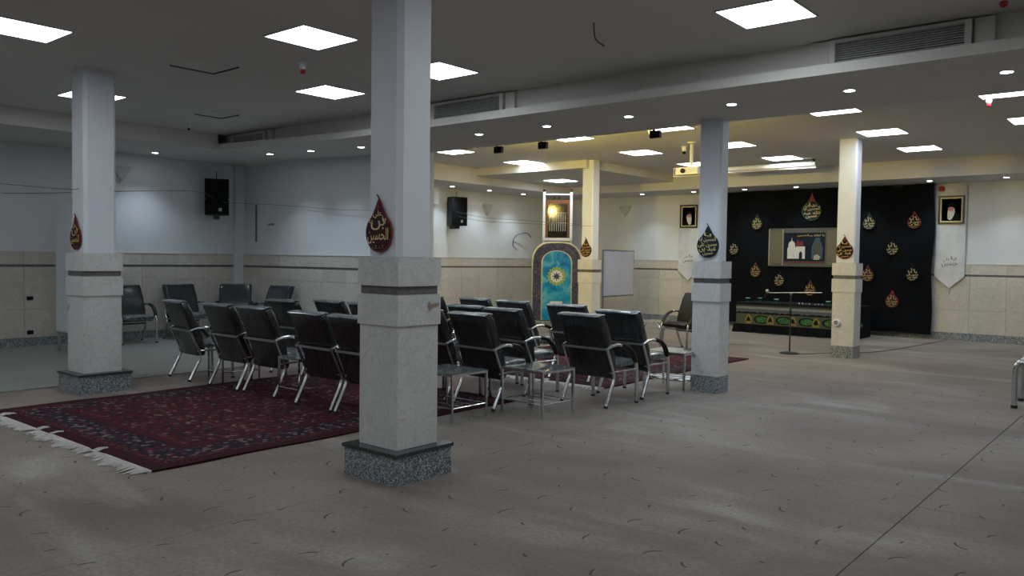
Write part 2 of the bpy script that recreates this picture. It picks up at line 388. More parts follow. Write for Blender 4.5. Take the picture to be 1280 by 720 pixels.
wl = struct(MB().box(XL-.2, XL, YN, YW, -.01, ZT).build('wall_left', 'plaster'))
wm = struct(MB().box(XL, -9.0, YW, YW+.15, -.01, ZT).build('wall_middle', 'plaster'))
wf = struct(MB().box(XF-.2, XF, YW+.15, YB, -.01, ZT).build('wall_far_left', 'plaster'))
wb = struct(MB().box(XF-.2, XR, YB, YB+.2, -.01, ZT).build('wall_back', 'plaster'))
wr = struct(MB().box(XR, XR+.2, YN, YB, -.01, ZT).build('wall_right', 'plaster'))
wn = struct(MB().box(XL, XR, YN-.2, YN, -.01, ZT).build('wall_near', 'plaster'))
MB().box(XL, XL+.09, 8.52, YW, .15, ZL).build('pilaster', 'plaster', wl)
MB().box(XF, XF+.10, 13.0, 13.24, 2.72, ZS).build('boxed_duct', 'white_metal', wf)

ROWS = ((.15, .60), (.604, 1.05), (1.054, 1.265), (1.305, 1.50))
def dado(wall, bname, p0, p1, nrm):
    """marble tiles from p0 to p1 (2D), proud by 2 cm toward nrm"""
    a, c = Vector(p0), Vector(p1); L = (c-a).length; d = (c-a).normalized(); n = round(L/.62); w_ = L/n
    ang = math.atan2(d.y, d.x); side = 1 if Vector((-d.y, d.x)).dot(Vector(nrm)) > 0 else -1
    def bx(l_, z0, z1, t0, t1): return MB().box(0, l_, min(side*t0, side*t1), max(side*t0, side*t1), 0, z1-z0)
    for z0, z1 in ROWS:
        me = bx(w_-.004, z0, z1, -.005, .02).mesh('marble_tile', 'marble')
        for i in range(n):
            p = a + d*(w_*i); o = link('marble_tile', me, wall, (p.x, p.y, z0), (0, 0, ang))
    o = bx(L, 1.265, 1.305, -.005, .012).build('dark_band', 'band', wall); o.location = (a.x, a.y, 1.265); o.rotation_euler = (0, 0, ang)
    o = bx(L, 1.50, 1.512, -.005, .028).build('ledge', 'marble', wall); o.location = (a.x, a.y, 1.50); o.rotation_euler = (0, 0, ang)
    bb = bpy.data.objects.new(bname, None); COL.objects.link(bb); struct(bb); bb.location = (a.x, a.y, 0); bb.rotation_euler = (0, 0, ang)
    me = bx(w_-.003, .0, .148, -.005, .024).mesh('granite_tile', 'granite')
    for i in range(n): link('granite_tile', me, bb, (w_*i, 0, 0))
dado(wl, 'baseboard_left', (XL, 8.62), (XL, 3.0), (1, 0))
dado(wm, 'baseboard_middle', (XL+.03, YW), (-9.0, YW), (0, -1))
dado(wf, 'baseboard_far_left', (XF, YB-.03), (XF, 11.5), (1, 0))
dado(wb, 'baseboard_back', (XF+.03, YB), (0.4, YB), (0, -1))

# ------------------------------------------------------------------ columns
def column(label, x0, x1, y0, y1, top, wide, bev=.035):
    t_ = thing('column', label, 'column', ((x0+x1)/2, (y0+y1)/2, 0))
    hx, hy = (x1-x0)/2, (y1-y0)/2; p = .03; q = .012; zb = .215 if wide else .19
    # painted upper shaft with chamfered corners
    ix, iy = hx-p, hy-p; bv = bev
    ol = [(-ix+bv, -iy), (ix-bv, -iy), (ix, -iy+bv), (ix, iy-bv), (ix-bv, iy), (-ix+bv, iy), (-ix, iy-bv), (-ix, -iy+bv)]
    MB().prism(ol, 1.5, top).build('painted_shaft', 'colpaint', t_)
    def faces(z0, z1, e, m, nm):
        g_ = .002
        for f in range(4):
            if f == 0: b_ = MB().box(-hx-e, hx+e-.016, -hy-e, -hy-e+.015, 0, z1-z0-g_)
            elif f == 1: b_ = MB().box(hx+e-.015, hx+e, -hy-e, hy+e-.016, 0, z1-z0-g_)
            elif f == 2: b_ = MB().box(-hx-e+.016, hx+e, hy+e-.015, hy+e, 0, z1-z0-g_)
            else: b_ = MB().box(-hx-e, -hx-e+.015, -hy-e+.016, hy+e, 0, z1-z0-g_)
            b_.build(nm, m, t_, loc=(0, 0, z0))
    MB().box(-hx+.013, hx-.013, -hy+.013, hy-.013, .0, 1.498).build('core', 'band', t_)
    faces(zb, 1.04, 0, 'colmarble', 'marble_panel')
    faces(1.04, 1.25, q, 'colmarble', 'marble_panel')
    faces(1.305, 1.50, q, 'colmarble', 'marble_panel')
    MB().box(-hx+.004, hx-.004, -hy+.004, hy-.004, 1.25, 1.305).build('dark_band', 'band', t_)
    if wide:
        e = .072
        MB().box(-hx-e-.012, hx+e+.012, -hy-e-.012, hy+e+.012, .19, .213).build('base_cap', 'granite_cap', t_)
        faces(0.0, .19, e, 'granite', 'granite_panel')
    else: faces(0.0, .19, .004, 'granite', 'granite_panel')
    return t_
column('nearest square column with stained marble lower half and wide granite base', -4.39, -4.005, 3.62, 3.99, ZT, True)
column('square column at the far left behind the rug fringe with wide granite base', -9.385, -8.985, 3.68, 4.08, ZT, True)
column('square column with green teardrop pendant meeting the dropped beam', -4.42, -4.085, 8.53, 8.78, ZS, False, .02)
column('square column in front of the black curtain with red teardrop pendant', -4.39, -4.05, 13.18, 13.50, ZT, False, .02)
column('pale yellow lit column standing beside the blue arched board', -9.35, -9.03, 13.22, 13.52, ZT, False, .02)

# ------------------------------------------------------------------ ceiling fixtures
def panel(x, y, z, kind, label, group, first={}):
    t_ = thing('ceiling_light', label, 'ceiling light', (x, y, z), 0, group)
    if kind not in first:
        f = MB(); h, i = .306, .288
        for a in ((-h, h, -h, -i), (-h, h, i, h), (-h, -i, -i, i), (i, h, -i, i)): f.box(*a, -.008, 0)
        first[kind] = (f.mesh('frame', 'trimw'), MB().box(-i, i, -i, i, -.005, -.001).mesh('diffuser', 'panel_n' if kind == 'n' else 'panel_f'))
    link('frame', first[kind][0], t_); link('diffuser', first[kind][1], t_); return t_
near = [(-6.12, 4.47, 'square ceiling light left of the nearest column, the upper of two there'),
        (-7.95, 6.08, 'square ceiling light left of the nearest column, the lower one beside the smoke detector'),
        (-6.12, 6.08, 'square ceiling light half hidden behind the right edge of the nearest column'),
        (-7.95, 2.77, 'square ceiling light at the left edge of the photo'),
        (-10.58, 4.45, 'square ceiling light hidden behind the top of the far left column'),
        (-2.64, 6.22, 'large square ceiling light at the top right near the ceiling vent')]
for x, y, l_ in near: panel(x, y, ZT, 'n', l_, 'square ceiling panel lights')
k = 0
for x, y in ((-2.64, 4.45), (-2.64, 1.8), (-6.12, 1.1), (-0.3, 4.45), (-0.3, 1.8), (1.9, 6.2), (1.9, 3.2), (4.4, 6.2), (4.4, 3.2), (-7.95, 1.1), (-10.58, 1.1), (-12.0, -0.6),
             (-9.3, -1.2), (-6.12, -1.2), (-2.64, -1.2), (.8, -1.2), (-9.3, -3.6), (-6.12, -3.6), (-2.64, -3.6), (.8, -3.6), (1.9, 10.8), (4.4, 10.8), (1.9, 14.0), (4.4, 14.0)):  # unseen panels added as fill light, continuing the ceiling grid
    panel(x, y, ZT, 'n', 'unseen square ceiling light added as fill outside the picture frame', 'added fill panels overhead out of frame')
LX = {-10.5: 'farthest left', -7.75: 'left middle', -5.98: 'middle', -3.62: 'right of middle', -1.68: 'far right'}
LY = {10.8: 'front row', 12.85: 'second row', 15.0: 'back row'}
for y in LY:
    for x in LX:
        if (x, y) == (-10.5, 15.0) or (x, y) == (-1.68, 15.0): continue
        panel(x, y - (.16 if y < 11 and x > -9 else 0), ZT, 'f', 'square panel light in the far tray, %s, %s' % (LY[y], LX[x]), 'square ceiling panel lights')
panel(-11.15, 15.0, ZB, 'f', 'square panel light in the lower corner bay above the arched board', 'square ceiling panel lights')

def spot(x, y, z, label, lit=True, first={}):
    t_ = thing('downlight', label, 'downlight', (x, y, z), 0, 'small round recessed downlights')
    if not first:
        first['r'] = MB().lathe([(.048, 0), (.062, 0), (.060, -.006), (.048, -.004), (.048, 0)], 18, cap=False).mesh('trim_ring', 'trimw')
        first['l'] = MB().lathe([(.047, -.001), (.047, -.0035)], 18).mesh('lens', 'down')
    link('trim_ring', first['r'], t_); link('lens', first['l'], t_)
    L = bpy.data.lights.new('downlight_beam', 'SPOT'); L.energy = SPOT_W; L.color = (.72, .87, 1.0); L.spot_size = math.radians(105); L.spot_blend = .8; L.shadow_soft_size = .05
    o = bpy.data.objects.new('downlight_beam', L); COL.objects.link(o); o.parent = t_; o.location = (0, 0, -.02)
beamx = [(-11.92, 'farthest left'), (-10.79, 'second from the left'), (-9.56, 'third, beside the nearest column'), (-7.19, 'first right of the nearest column'), (-6.08, 'second right of the nearest column'), (-4.92, 'left of the green pendant column'), (-3.69, 'just right of the green pendant column'), (-2.52, 'above the curtain column'), (-1.25, 'farthest right')]
for x, l_ in beamx: spot(x, 7.88, zs(x), 'round downlight in the dropped beam, ' + l_)
spot(-13.5, 6.7, ZL, 'round downlight in the left wall soffit above the black speaker')
for x, y, l_ in ((-12.92, 13.28, 'above the small wall speaker'), (-12.92, 14.55, 'above the grey sconce'), (-12.9, 15.8, 'beside the arched board')): spot(x, y, ZS, 'round downlight in the far left soffit ' + l_)
for x, l_ in ((-10.38, 'above the whiteboard'), (-9.0, 'above the left portrait'), (-7.75, 'at the left end of the black curtain'), (-6.59, 'above the large round calligraphy'), (-5.3, 'hidden behind the curtain column'), (-3.98, 'at the right end of the black curtain'), (-2.69, 'farthest right'), (-1.4, 'beyond the right picture edge')): spot(x, 17.3, ZS, 'round downlight in the back soffit ' + l_)

def vent(x0, x1, z0, z1, label):
    t_ = thing('air_vent', label, 'vent', ((x0+x1)/2, 7.33, (z0+z1)/2), 0, 'long louvred vents on the dropped beam')
    h, k = (x1-x0)/2, (z1-z0)/2
    MB().box(-h, h, -.02, -.004, -k, k).build('duct_back', 'vent_dark', t_)
    f = MB(); e = .05
    f.box(-h-e, h+e, -.085, 0, k-.035, k-.008).box(-h-e, h+e, -.085, 0, -k-.015, -k).box(-h-e, -h, -.085, 0, -k, k-.035).box(h, h+e, -.085, 0, -k, k-.035); f.build('frame', 'trimw', t_)
    for sx in (-1, 1): MB().box(sx*(h+.135)-.07, sx*(h+.135)+.07, -.05, 0, -k-.015, k-.004).build('side_plate', 'trimw', t_)
    n = 9; me = MB().box(-h, h, -.05, -.035, -.0045, .0045).mesh('slat', 'slat')
    for i in range(n): link('slat', me, t_, (0, 0, -k+.010+(2*k-.055)*i/(n-1)), (-.25, 0, 0))
vent(-2.45, -1.45, 3.23, 3.44, 'long louvred vent at the upper right beside the large light panel')
vent(-7.38, -6.30, 3.23, 3.44, 'louvred vent just right of the nearest column')
vent(-12.05, -11.15, 3.30, 3.44, 'louvred vent at the far left end of the beam')

def detector(x, y, z, label, col='red', s=1):
    t_ = thing('smoke_detector', label, 'detector', (x, y, z))
    MB().lathe([(.052*s, 0), (.052*s, -.01), (.036*s, -.02), (.036*s, -.06*s), (.02*s, -.075*s)], 16).build('housing', 'white_metal', t_, True)
    MB().lathe([(.022*s, -.074*s), (.03*s, -.085*s), (.024*s, -.11*s), (.008*s, -.118*s)], 12).build('bulb', col, t_, True)
detector(-6.96, 4.98, ZT, 'white ceiling detector with red bulb between two panel lights')
detector(-1.10, 6.72, ZT, 'red bulb detector at the top right picture corner')
detector(-11.7, 6.33, ZT, 'small dark ceiling detector at the left end of the near tray', 'blackplastic', .7)
detector(-6.33, 10.75, ZT, 'orange red bulb detector under the beam floodlight', 'red', .8)
detector(-6.75, 12.6, ZT, 'white detector with dark tip left of the projector', 'blackplastic', 1.1)
detector(-1.9, 10.9, ZT, 'red bulb detector below the right panel lights', 'red', .9)
tag(MB().tube(smoothpath([(-3.86, 5.62, ZT+.005), (-3.86, 5.62, ZT-.05), (-3.88, 5.68, ZT-.12), (-3.85, 5.76, ZT-.16)]), .006, 6).build('loose_wire', 'wood', None, True), 'short reddish wire hanging loose from the ceiling', 'wire')
for x, y, s_, l_ in ((-7.92, 4.45, .235, 'square ceiling hatch with dark open joint between the left lights'), (-10.5, 6.08, .2, 'smaller square ceiling hatch with dark joint farther back')):
    t_ = thing('ceiling_hatch', l_, 'hatch', (x, y, ZT))
    MB().box(-s_, s_, -s_, s_, -.004, 0).build('lid', 'ceil', t_)
    MB().box(-s_-.02, s_+.012, s_, s_+.022, -.012, 0).box(-s_-.022, -s_, -s_, s_, -.012, 0).build('dark_joint', 'vent_dark', t_)

# warm floods on the far side of the beam
for x, e_, l_ in ((-7.74, 1.25, 'leftmost of the three small black floodlights on the beam'), (-6.93, 1.0, 'middle small black floodlight on the beam'), (-5.17, .62, 'right small black floodlight near the green pendant column')):
    t_ = thing('floodlight', l_, 'floodlight', (x, 8.90, ZS), 0, 'small black floodlights')
    MB().box(-.07, .07, -.02, .03, -.095, -.005).build('housing', 'blackplastic', t_)
    MB().box(-.06, .06, .031, .034, -.085, -.015).build('lens', 'floodface', t_)
    MB().box(-.012, .012, -.05, -.02, -.04, .05).build('bracket', 'blackmetal', t_)
    L = bpy.data.lights.new('flood_beam', 'SPOT'); L.energy = FLOOD_W*e_; L.color = (1, .76, .16); L.spot_size = math.radians(118); L.spot_blend = 1.0; L.shadow_soft_size = .06
    o = bpy.data.objects.new('flood_beam', L); COL.objects.link(o); o.parent = t_; o.location = (0, .06, -.05); o.rotation_euler = (math.radians(77), 0, math.radians(28 if x < -7 else 0))

# projector and screen
t_ = thing('projector', 'white projector hanging on a pole from the far ceiling', 'projector', (-6.40, 12.2, ZT))
MB().tube([(0, 0, 0), (0, 0, -.36)], .028, 10).build('pole', 'trimw', t_, True)
MB().lathe([(.07, 0), (.07, -.02), (.03, -.03)], 14).build('ceiling_plate', 'trimw', t_)
MB().box(-.20, .20, -.16, .16, -.54, -.43).build('body', 'trimw', t_)
MB().tube([(-.06, -.165, -.48), (-.06, -.19, -.48)], .04, 14).build('lens_ring', 'blackplastic', t_)
MB().tube([(-.1, 0, -.43), (0, 0, -.36), (.1, 0, -.43)], .012, 6).build('bracket', 'trimw', t_)
MB().tube([(-.26, -.1, -.56), (-.26, -.1, -.42), (.24, -.1, -.42), (.24, -.1, -.56), (-.26, -.1, -.56)], .008, 6).build('cage', 'trimw', t_)
t_ = thing('projector_screen', 'rolled up projection screen in long pale tube under the far ceiling', 'screen', (-6.5, 15.4, 3.35))
MB().tube([(-1.0, 0, 0), (1.0, 0, 0)], .05, 12).build('casing', 'white_metal', t_, True)
MB().box(-1.0, 1.0, -.012, .012, -.075, -.05).build('bottom_bar', 'dullmetal', t_)
for sx in (-.95, .95): MB().tube([(sx, 0, .1), (sx, 0, -.02)], .03, 8).build('hanger', 'blackmetal', t_)

# ------------------------------------------------------------------ rugs
def rug(label, x0, x1, y0, y1, fr_y, mname, fringe_n=230):
    cx, cy = (x0+x1)/2, (y0+y1)/2; hx, hy = (x1-x0)/2, (y1-y0)/2
    M[mname] = rug_mat(mname, hx, hy)
    t_ = thing('rug', label, 'rug', (cx, cy, 0))
    b_ = MB(); nx, ny = 24, 24
    for k, z in ((0, .001), (1, .014)):
        for j in range(ny+1):
            for i in range(nx+1):
                u, v_ = -hx+2*hx*i/nx, -hy+2*hy*j/ny
                ww = .012*math.sin(i*1.7)*(abs(j-ny/2)/(ny/2))**6
                b_.v.append((u + (.01*math.sin(j*.9)), v_ + ww, z + (.004*max(0, math.sin(i*.8+j*.5)) if k else 0)))
    N = (nx+1)*(ny+1)
    for k in (0, 1):
        for j in range(ny):
            for i in range(nx):
                a = k*N + j*(nx+1)+i; b_.f.append((a, a+1, a+nx+2, a+nx+1))
    edge = [(i, 0) for i in range(nx)] + [(nx, j) for j in range(ny)] + [(nx-i, ny) for i in range(nx)] + [(0, ny-j) for j in range(ny)]
    ids = [j*(nx+1)+i for i, j in edge]
    for a, c_ in zip(ids, ids[1:]+ids[:1]): b_.f.append((a, c_, N+c_, N+a))
    b_.build('pile', mname, t_)
    f = MB(); rnd = random.Random(3)
    f.box(-hx, hx, -hy-.025, -hy+.004, .002, .016)
    for i in range(fringe_n):
        u = -hx + 2*hx*(i+.5)/fringe_n; clump = math.sin(i*.31)+math.sin(i*.083)
        flip = clump > 1.45
        dx = .035*math.sin(i*.21)+rnd.uniform(-.015, .015); L_ = rnd.uniform(.07, .13)*(1.3 if clump < -.6 else 1)
        dirn = 1 if flip else -1
        z = .02 if flip else .006
        p0 = (u, -hy-.01, .012+z*.3); p1 = (u+dx*.5, -hy-.01+dirn*L_*.5, z+.006); p2 = (u+dx, -hy-.01+dirn*L_, z)
        f.tube([p0, p1, p2], [.005, .005, .003], 4)
    o = f.build('fringe', 'fringe', t_); o['kind'] = 'stuff'
rug('large dark red patterned rug with ivory fringe in front of the first chair row', -8.58, -5.42, 2.66, 6.55, 0, 'dark red rug pile')
rug('farther dark red patterned rug behind the chairs reaching past the green pendant column', -8.35, -5.20, 7.9, 11.9, 0, 'second red rug pile')

# ------------------------------------------------------------------ chairs
def make_chair(wrapped=True):
    """faces +Y, rear feet on y=0"""
    t_ = thing('armchair', '', 'chair')
    sk = 'wrapped' if wrapped else 'leather'
    MB().loft([(.165, .30), (.158, .33), (.14, .42), (.115, .52), (.08, .62), (.035, .73), (-.015, .84), (-.052, .915), (-.060, .935)], .283, .105, n=28, pw=.16, e0=.8, jit=.006).build('backrest', sk, t_, True)
    MB().loft([(.13, .425), (.16, .425), (.28, .425), (.42, .43), (.52, .425), (.555, .415)], .255, .095, n=24).build('seat', 'seat_sheen' if wrapped else sk, t_, True)  # wrapped seat takes the paler plastic with its highlights painted in
    if wrapped: MB().loft([(-.112, .925), (-.10, .936), (-.06, .945), (-.02, .947), (-.005, .938)], .278, .016, n=24, pw=.2, jit=.004).build('sheen_strip', 'edge_sheen', t_, True)  # thin pale plastic strip painting the light along the back's top edge
    for sx in (-1, 1):
        x = .29*sx
        rear = smoothpath([(x, 0.0, .012), (x, .075, .16), (x, .125, .27), (x, .12, .35), (x, .07, .47), (x, .01, .60)], 4)
        MB().tube(rear, [.0185]*9+[.015]*(len(rear)-9), 10).build('rear_leg', 'chrome', t_, True)
        MB().tube([(x, -.005, 0), (x, .005, .022)], .021, 10).build('foot_cap', 'rubber', t_)
        arm = smoothpath([(x, .01, .60), (x*1.0, .09, .625), (x*1.04, .18, .635), (x*1.06, .26, .62)], 4)
        MB().tube(arm, .0165, 10).build('arm_rail', 'chrome', t_, True)
        pad = smoothpath([(x*1.05, .23, .632), (x*1.07, .33, .605), (x*1.05, .43, .53), (x, .50, .435)], 4)
        MB().tube(pad, [.024]+[.031]*(len(pad)-2)+[.024], 10, flat=.75).build('arm_pad', 'leather', t_, True)
        MB().tube(smoothpath([(x, .485, .46), (x, .515, .40), (x, .525, .25), (x, .53, .012)], 3), .0195, 10).build('front_leg', 'chrome', t_, True)
        MB().tube([(x, .53, 0), (x, .53, .02)], .021, 10).build('foot_cap', 'rubber', t_)
        MB().tube([(x, .115, .36), (x, .3, .36), (x, .515, .36)], .011, 8).build('side_rail', 'chrome', t_, True)
    MB().box(-.29, .29, -.006, .006, .585, .607).build('back_rail', 'dullmetal', t_)
    MB().tube([(-.29, .12, .35), (.29, .12, .35)], .011, 8).build('rear_rail', 'dullmetal', t_, True)
    MB().tube([(-.29, .515, .36), (.29, .515, .36)], .011, 8).build('front_rail', 'dullmetal', t_, True)
    return t_
G1 = 'plastic wrapped armchairs set out in rows'
G2 = 'armchairs standing along the wall'
chairs = [  # x, y of the rear feet, turn (deg, + is anticlockwise), label
    (-9.28, 4.90, -6, 'leftmost armchair of the nearest row, its rear feet off the rug'),
    (-8.22, 4.84, -1, 'second armchair from the left in the nearest row'),
    (-7.55, 4.86, -1, 'third armchair from the left in the nearest row, touching the second'),
    (-6.53, 4.80, -2, 'fourth armchair from the left in the nearest row beside the tissue box'),
    (-5.88, 4.78, -2, 'armchair of the nearest row cut off by the nearest column left side'),
    (-8.72, 6.00, 4, 'second row armchair seen between the third and fourth front chairs'),
    (-8.03, 6.20, -3, 'second row armchair showing only its back top left of the column'),
    (-7.37, 6.20, -3, 'second row armchair back peeking out at the column left edge'),
    (-6.17, 5.98, -2, 'armchair half hidden behind the right side of the nearest column'),
    (-5.46, 5.94, -4, 'armchair just right of the nearest column with the glass table beside it'),
    (-6.47, 6.96, -2, 'armchair behind the one right of the column, left of its pair'),
    (-5.83, 6.88, -7, 'armchair behind the small glass table with its right arm showing'),
    (-4.78, 6.88, -4, 'foremost armchair on the right, standing alone on the bare carpet'),
    (-8.36, 8.20, -4, 'back row armchair just right of the nearest column edge'),
    (-7.58, 8.32, -4, 'back row armchair with low visible back left of the arched board'),
    (-6.80, 8.20, -5, 'back row armchair directly left of the arched board'),
    (-5.86, 8.10, 2, 'back row armchair in front of the arched board'),
    (-4.80, 7.60, -2, 'armchair right of the foremost one, next to the far glass table'),
]
proto = make_chair(); used = False
for x, y, a, l_ in chairs:
    o = proto if not used else copy_tree(proto); used = True
    o.location = (x, y, .013 if (-8.58 < x < -5.42 and 2.66 < y < 6.3) else (.012 if x < -9.3 else 0)); o.rotation_euler = (0, 0, math.radians(a)); o['label'] = 'black ' + l_; o['group'] = G1
for x, y, a, l_ in ((-13.8, 6.32, -90, 'leftmost armchair against the left wall seen from the front, beside the column'),
                    (-13.82, 7.30, -92, 'armchair against the left wall behind the front row'),
                    (-13.52, 8.22, -128, 'armchair in the wall corner turned to the camera'),
                    (-12.45, 8.44, -172, 'armchair against the middle wall, alone right of the corner')):
    o = copy_tree(proto); o.location = (x, y, .012); o.rotation_euler = (0, 0, math.radians(a)); o['label'] = 'black plastic wrapped ' + l_; o['group'] = G2
p2 = make_chair(False); p2.location = (-6.50, 12.66, 0); p2.rotation_euler = (0, 0, math.radians(166)); p2['label'] = 'bare black leather armchair facing the camera left of the green pendant column'

t_ = thing('chrome_stand', 'low chrome stand with curved legs left of the black leather armchair', 'stand', (-7.18, 12.35, 0), math.radians(-35))
for sy in (-1, 1):
    for sx in (-1, 1): MB().tube(smoothpath([(sx*.05, sy*.2, .01), (sx*.05, sy*.2, .2), (sx*.09, sy*.2, .33), (sx*.24, sy*.2, .43)], 4), .018, 10).build('curved_leg', 'chrome', t_, True)
MB().box(-.27, .27, -.23, .23, .445, .455).build('glass_top', 'glass', t_)
for sy in (-1, 1): MB().tube([(-.25, sy*.2, .433), (.25, sy*.2, .433)], .012, 8).build('top_rail', 'chrome', t_, True)

# ------------------------------------------------------------------ tables
def make_table():
    t_ = thing('side_table', '', 'table'); hx, hy, h = .26, .23, .45
    for sx in (-1, 1):
        for sy in (-1, 1):
            MB().box(sx*hx-.011, sx*hx+.011, sy*hy-.011, sy*hy+.011, 0, h-.012).build('leg', 'chrome', t_)
    r_ = MB(); z0, z1 = h-.03, h-.01
    r_.box(-hx, hx, -hy-.009, -hy+.009, z0, z1).box(-hx, hx, hy-.009, hy+.009, z0, z1).box(-hx-.009, -hx+.009, -hy, hy, z0, z1).box(hx-.009, hx+.009, -hy, hy, z0, z1); r_.build('top_frame', 'chrome', t_)
    MB().box(-hx-.015, hx+.015, -hy-.015, hy+.015, h-.008, h).build('glass_top', 'glass', t_)
    r_ = MB()
    for y_ in (-hy, hy): r_.tube([(-hx, y_, .13), (hx, y_, .13)], .006, 6)
    for x_ in (-hx, hx): r_.tube([(x_, -hy, .13), (x_, hy, .13)], .006, 6)
    for k in (-.08, .08): r_.tube([(-hx, k, .13), (hx, k, .13)], .005, 6)
    r_.build('lower_rack', 'chrome', t_); return t_
tp = make_table(); first = True
for x, y, a, l_ in ((-4.88, 6.24, -3, 'glass topped chrome side table between the right hand armchairs'),
                    (-4.66, 8.55, 0, 'glass topped chrome side table left of the green pendant column'),
                    (-5.36, 5.50, 0, 'glass topped chrome side table peeking out right of the nearest column'),
                    (-7.04, 5.12, -2, 'chrome side table holding the tissue box between front chairs'),
                    (-8.75, 5.30, -4, 'chrome side table between the first and second front chairs')):
    o = tp if first else copy_tree(tp); first = False
    o.location = (x, y, .013 if -8.58 < x < -5.42 and y < 6 else 0); o.rotation_euler = (0, 0, math.radians(a)); o['label'] = l_; o['group'] = 'small glass side tables'
    if -9 < x < -7: o.scale = (.68, 1, 1)
t_ = thing('tissue_box', 'blue and white patterned tissue box on a side table', 'tissue box', (-7.04, 5.12, .464), 1.2)
MB().box(-.11, .11, -.06, .06, 0, .09).build('carton', 'tissue', t_)
MB().prism([(-.04, .09), (.04, .09), (.06, .14), (.01, .125), (-.03, .15)], -.006, .006, lambda u, v_, w_: (u, w_, v_)).build('tissue', 'white', t_)

# chrome legged bench at the right edge
t_ = thing('bench', 'chrome tube framed low bench with dark seat at the right picture edge', 'bench', (-1.40, 9.92, 0), math.radians(2))
for y_ in (0, .58):
    MB().tube(smoothpath([(0, y_, .02), (0, y_, .40), (.03, y_, .465), (.12, y_, .49), (.9, y_, .49), (1.0, y_, .46), (1.03, y_, .38), (1.03, y_, .02)], 4), .028, 12).build('leg_frame', 'chrome', t_, True)
    for x_ in (0, 1.03): MB().tube([(x_, y_, 0), (x_, y_, .03)], .031, 12).build('foot_cap', 'rubber', t_)
MB().box(.10, .95, -.02, .60, .50, .56).build('seat', 'leather', t_)
for x_ in (.2, .8): MB().tube([(x_, 0, .47), (x_, .58, .47)], .015, 8).build('cross_rail', 'chrome', t_, True)

# ------------------------------------------------------------------ teardrop pendants
YA = '\ufe8e\ufef3'; HOS = '\ufee6\ufef4\ufeb4\ufea3'; ALH = '\ufee6\ufef4\ufeb4\ufea4\ufedf\ufe8d'; BEN = '\ufee6\ufe91'; ALI = '\ufef0\ufee0\ufecb'
ABA = '\ufe8e\ufe91\ufe8d'; ABD = '\ufeaa\ufe92\ufecb'; ALLAH = '\ufdf2'
def drop_outline(w_, h_, n=40, power=1.0):
    r = w_/2; pts = []; cz = r; top = h_
    # circle part then tangent lines meeting at the tip
    d = top-cz; al = math.acos(min(1, r/d))
    a0, a1 = PI/2+al, PI/2-al+2*PI
    for i in range(n+1):
        a = a0+(a1-a0)*i/n; pts.append((r*math.cos(a), cz+r*math.sin(a)))
    k = 5; p_end, tip, p_st = pts[-1], (0, top), pts[0]
    for i in range(1, k): t2 = i/k; pts.append((p_end[0]*(1-t2)*(1-.18*math.sin(PI*t2)), p_end[1]+(tip[1]-p_end[1])*t2))
    pts.append(tip)
    for i in range(k-1, 0, -1): t2 = i/k; pts.append((p_st[0]*(1-t2)*(1-.18*math.sin(PI*t2)), p_st[1]+(tip[1]-p_st[1])*t2))
    return pts
XZ = lambda u, v_, w_: (u, -w_, v_)
def scaled(ol, s_, w_): return [(u*s_, (v_-w_/2)*s_+w_/2) for u, v_ in ol]
DM = {}
def pendant(label, x, y, z, w_, h_, ground, rim, ink, rows, group, hook=True):
    t_ = thing('teardrop_pendant', label, 'pendant', (x, y, z), 0, group)
    key = (round(w_, 3), round(h_, 3), ground, rim, ink, len(rows))
    if key not in DM:
        ol = drop_outline(w_, h_)
        DM[key] = (MB().prism(ol, 0, .010, XZ).mesh('border', rim), MB().prism(scaled(ol, .9, w_), .010, .015, XZ).mesh('backing', ground),
                   words([(s, cx*w_, cz*w_, a*w_, b_*w_) for s, cx, cz, a, b_ in rows], ink))
    a, b_, c_ = DM[key]
    link('border', a, t_); link('backing', b_, t_); link('lettering', c_, t_, (0, -.0155, 0))
    if rim == 'redrim' or ground == 'redcloth': MB().prism([(0, h_*.95), (h_*.05, h_*.82), (0, h_*.77), (-h_*.05, h_*.82)], .015, .018, XZ).build('top_motif', 'redrim', t_)
    if hook: MB().tube(smoothpath([(0, -.008, h_*.98), (-.006, -.008, h_*1.03), (-.022, -.008, h_*1.06)], 3), .005, 6).build('hanging_loop', rim, t_)
    return t_
R_A = [(ALI, -.02, .98, .34, .18), (BEN, .0, .74, .52, .34), (ALH, 0, .42, .80, .40), ('. : . :', 0, .14, .42, .07), (YA, .24, .84, .14, .2), (YA, -.27, .80, .12, .16)]
R_B = [(YA, 0, .97, .34, .2), (ABA+' '+ALH, .0, .76, .74, .22), (ALI+' '+HOS, 0, .55, .86, .24), (BEN+' '+ABD, .0, .34, .78, .22), (HOS, .02, .16, .46, .15)]
GP = 'teardrop calligraphy pendants on the columns'
pendant('dark red teardrop pendant with gold calligraphy on the nearest column', -4.215, 3.638, 1.53, .262, .365, 'redcloth', 'redrim', 'goldpale', R_A, GP)
pendant('dark red teardrop pendant on the far left column', -9.20, 3.698, 1.53, .262, .365, 'redcloth', 'redrim', 'gold', R_A, GP)
pendant('dark green teardrop pendant with gold calligraphy on the column at the beam', -4.25, 8.548, 1.54, .27, .365, 'greencloth', 'greencloth', 'goldpale', R_B, GP)
pendant('red teardrop pendant with gold calligraphy on the column before the black curtain', -4.225, 13.198, 1.56, .265, .365, 'blackcloth', 'redrim', 'gold', R_B, GP)
pendant('dark red teardrop pendant on the yellow lit column beside the arched board', -9.19, 13.238, 1.55, .262, .365, 'redcloth', 'redcloth', 'gold', R_B, GP)

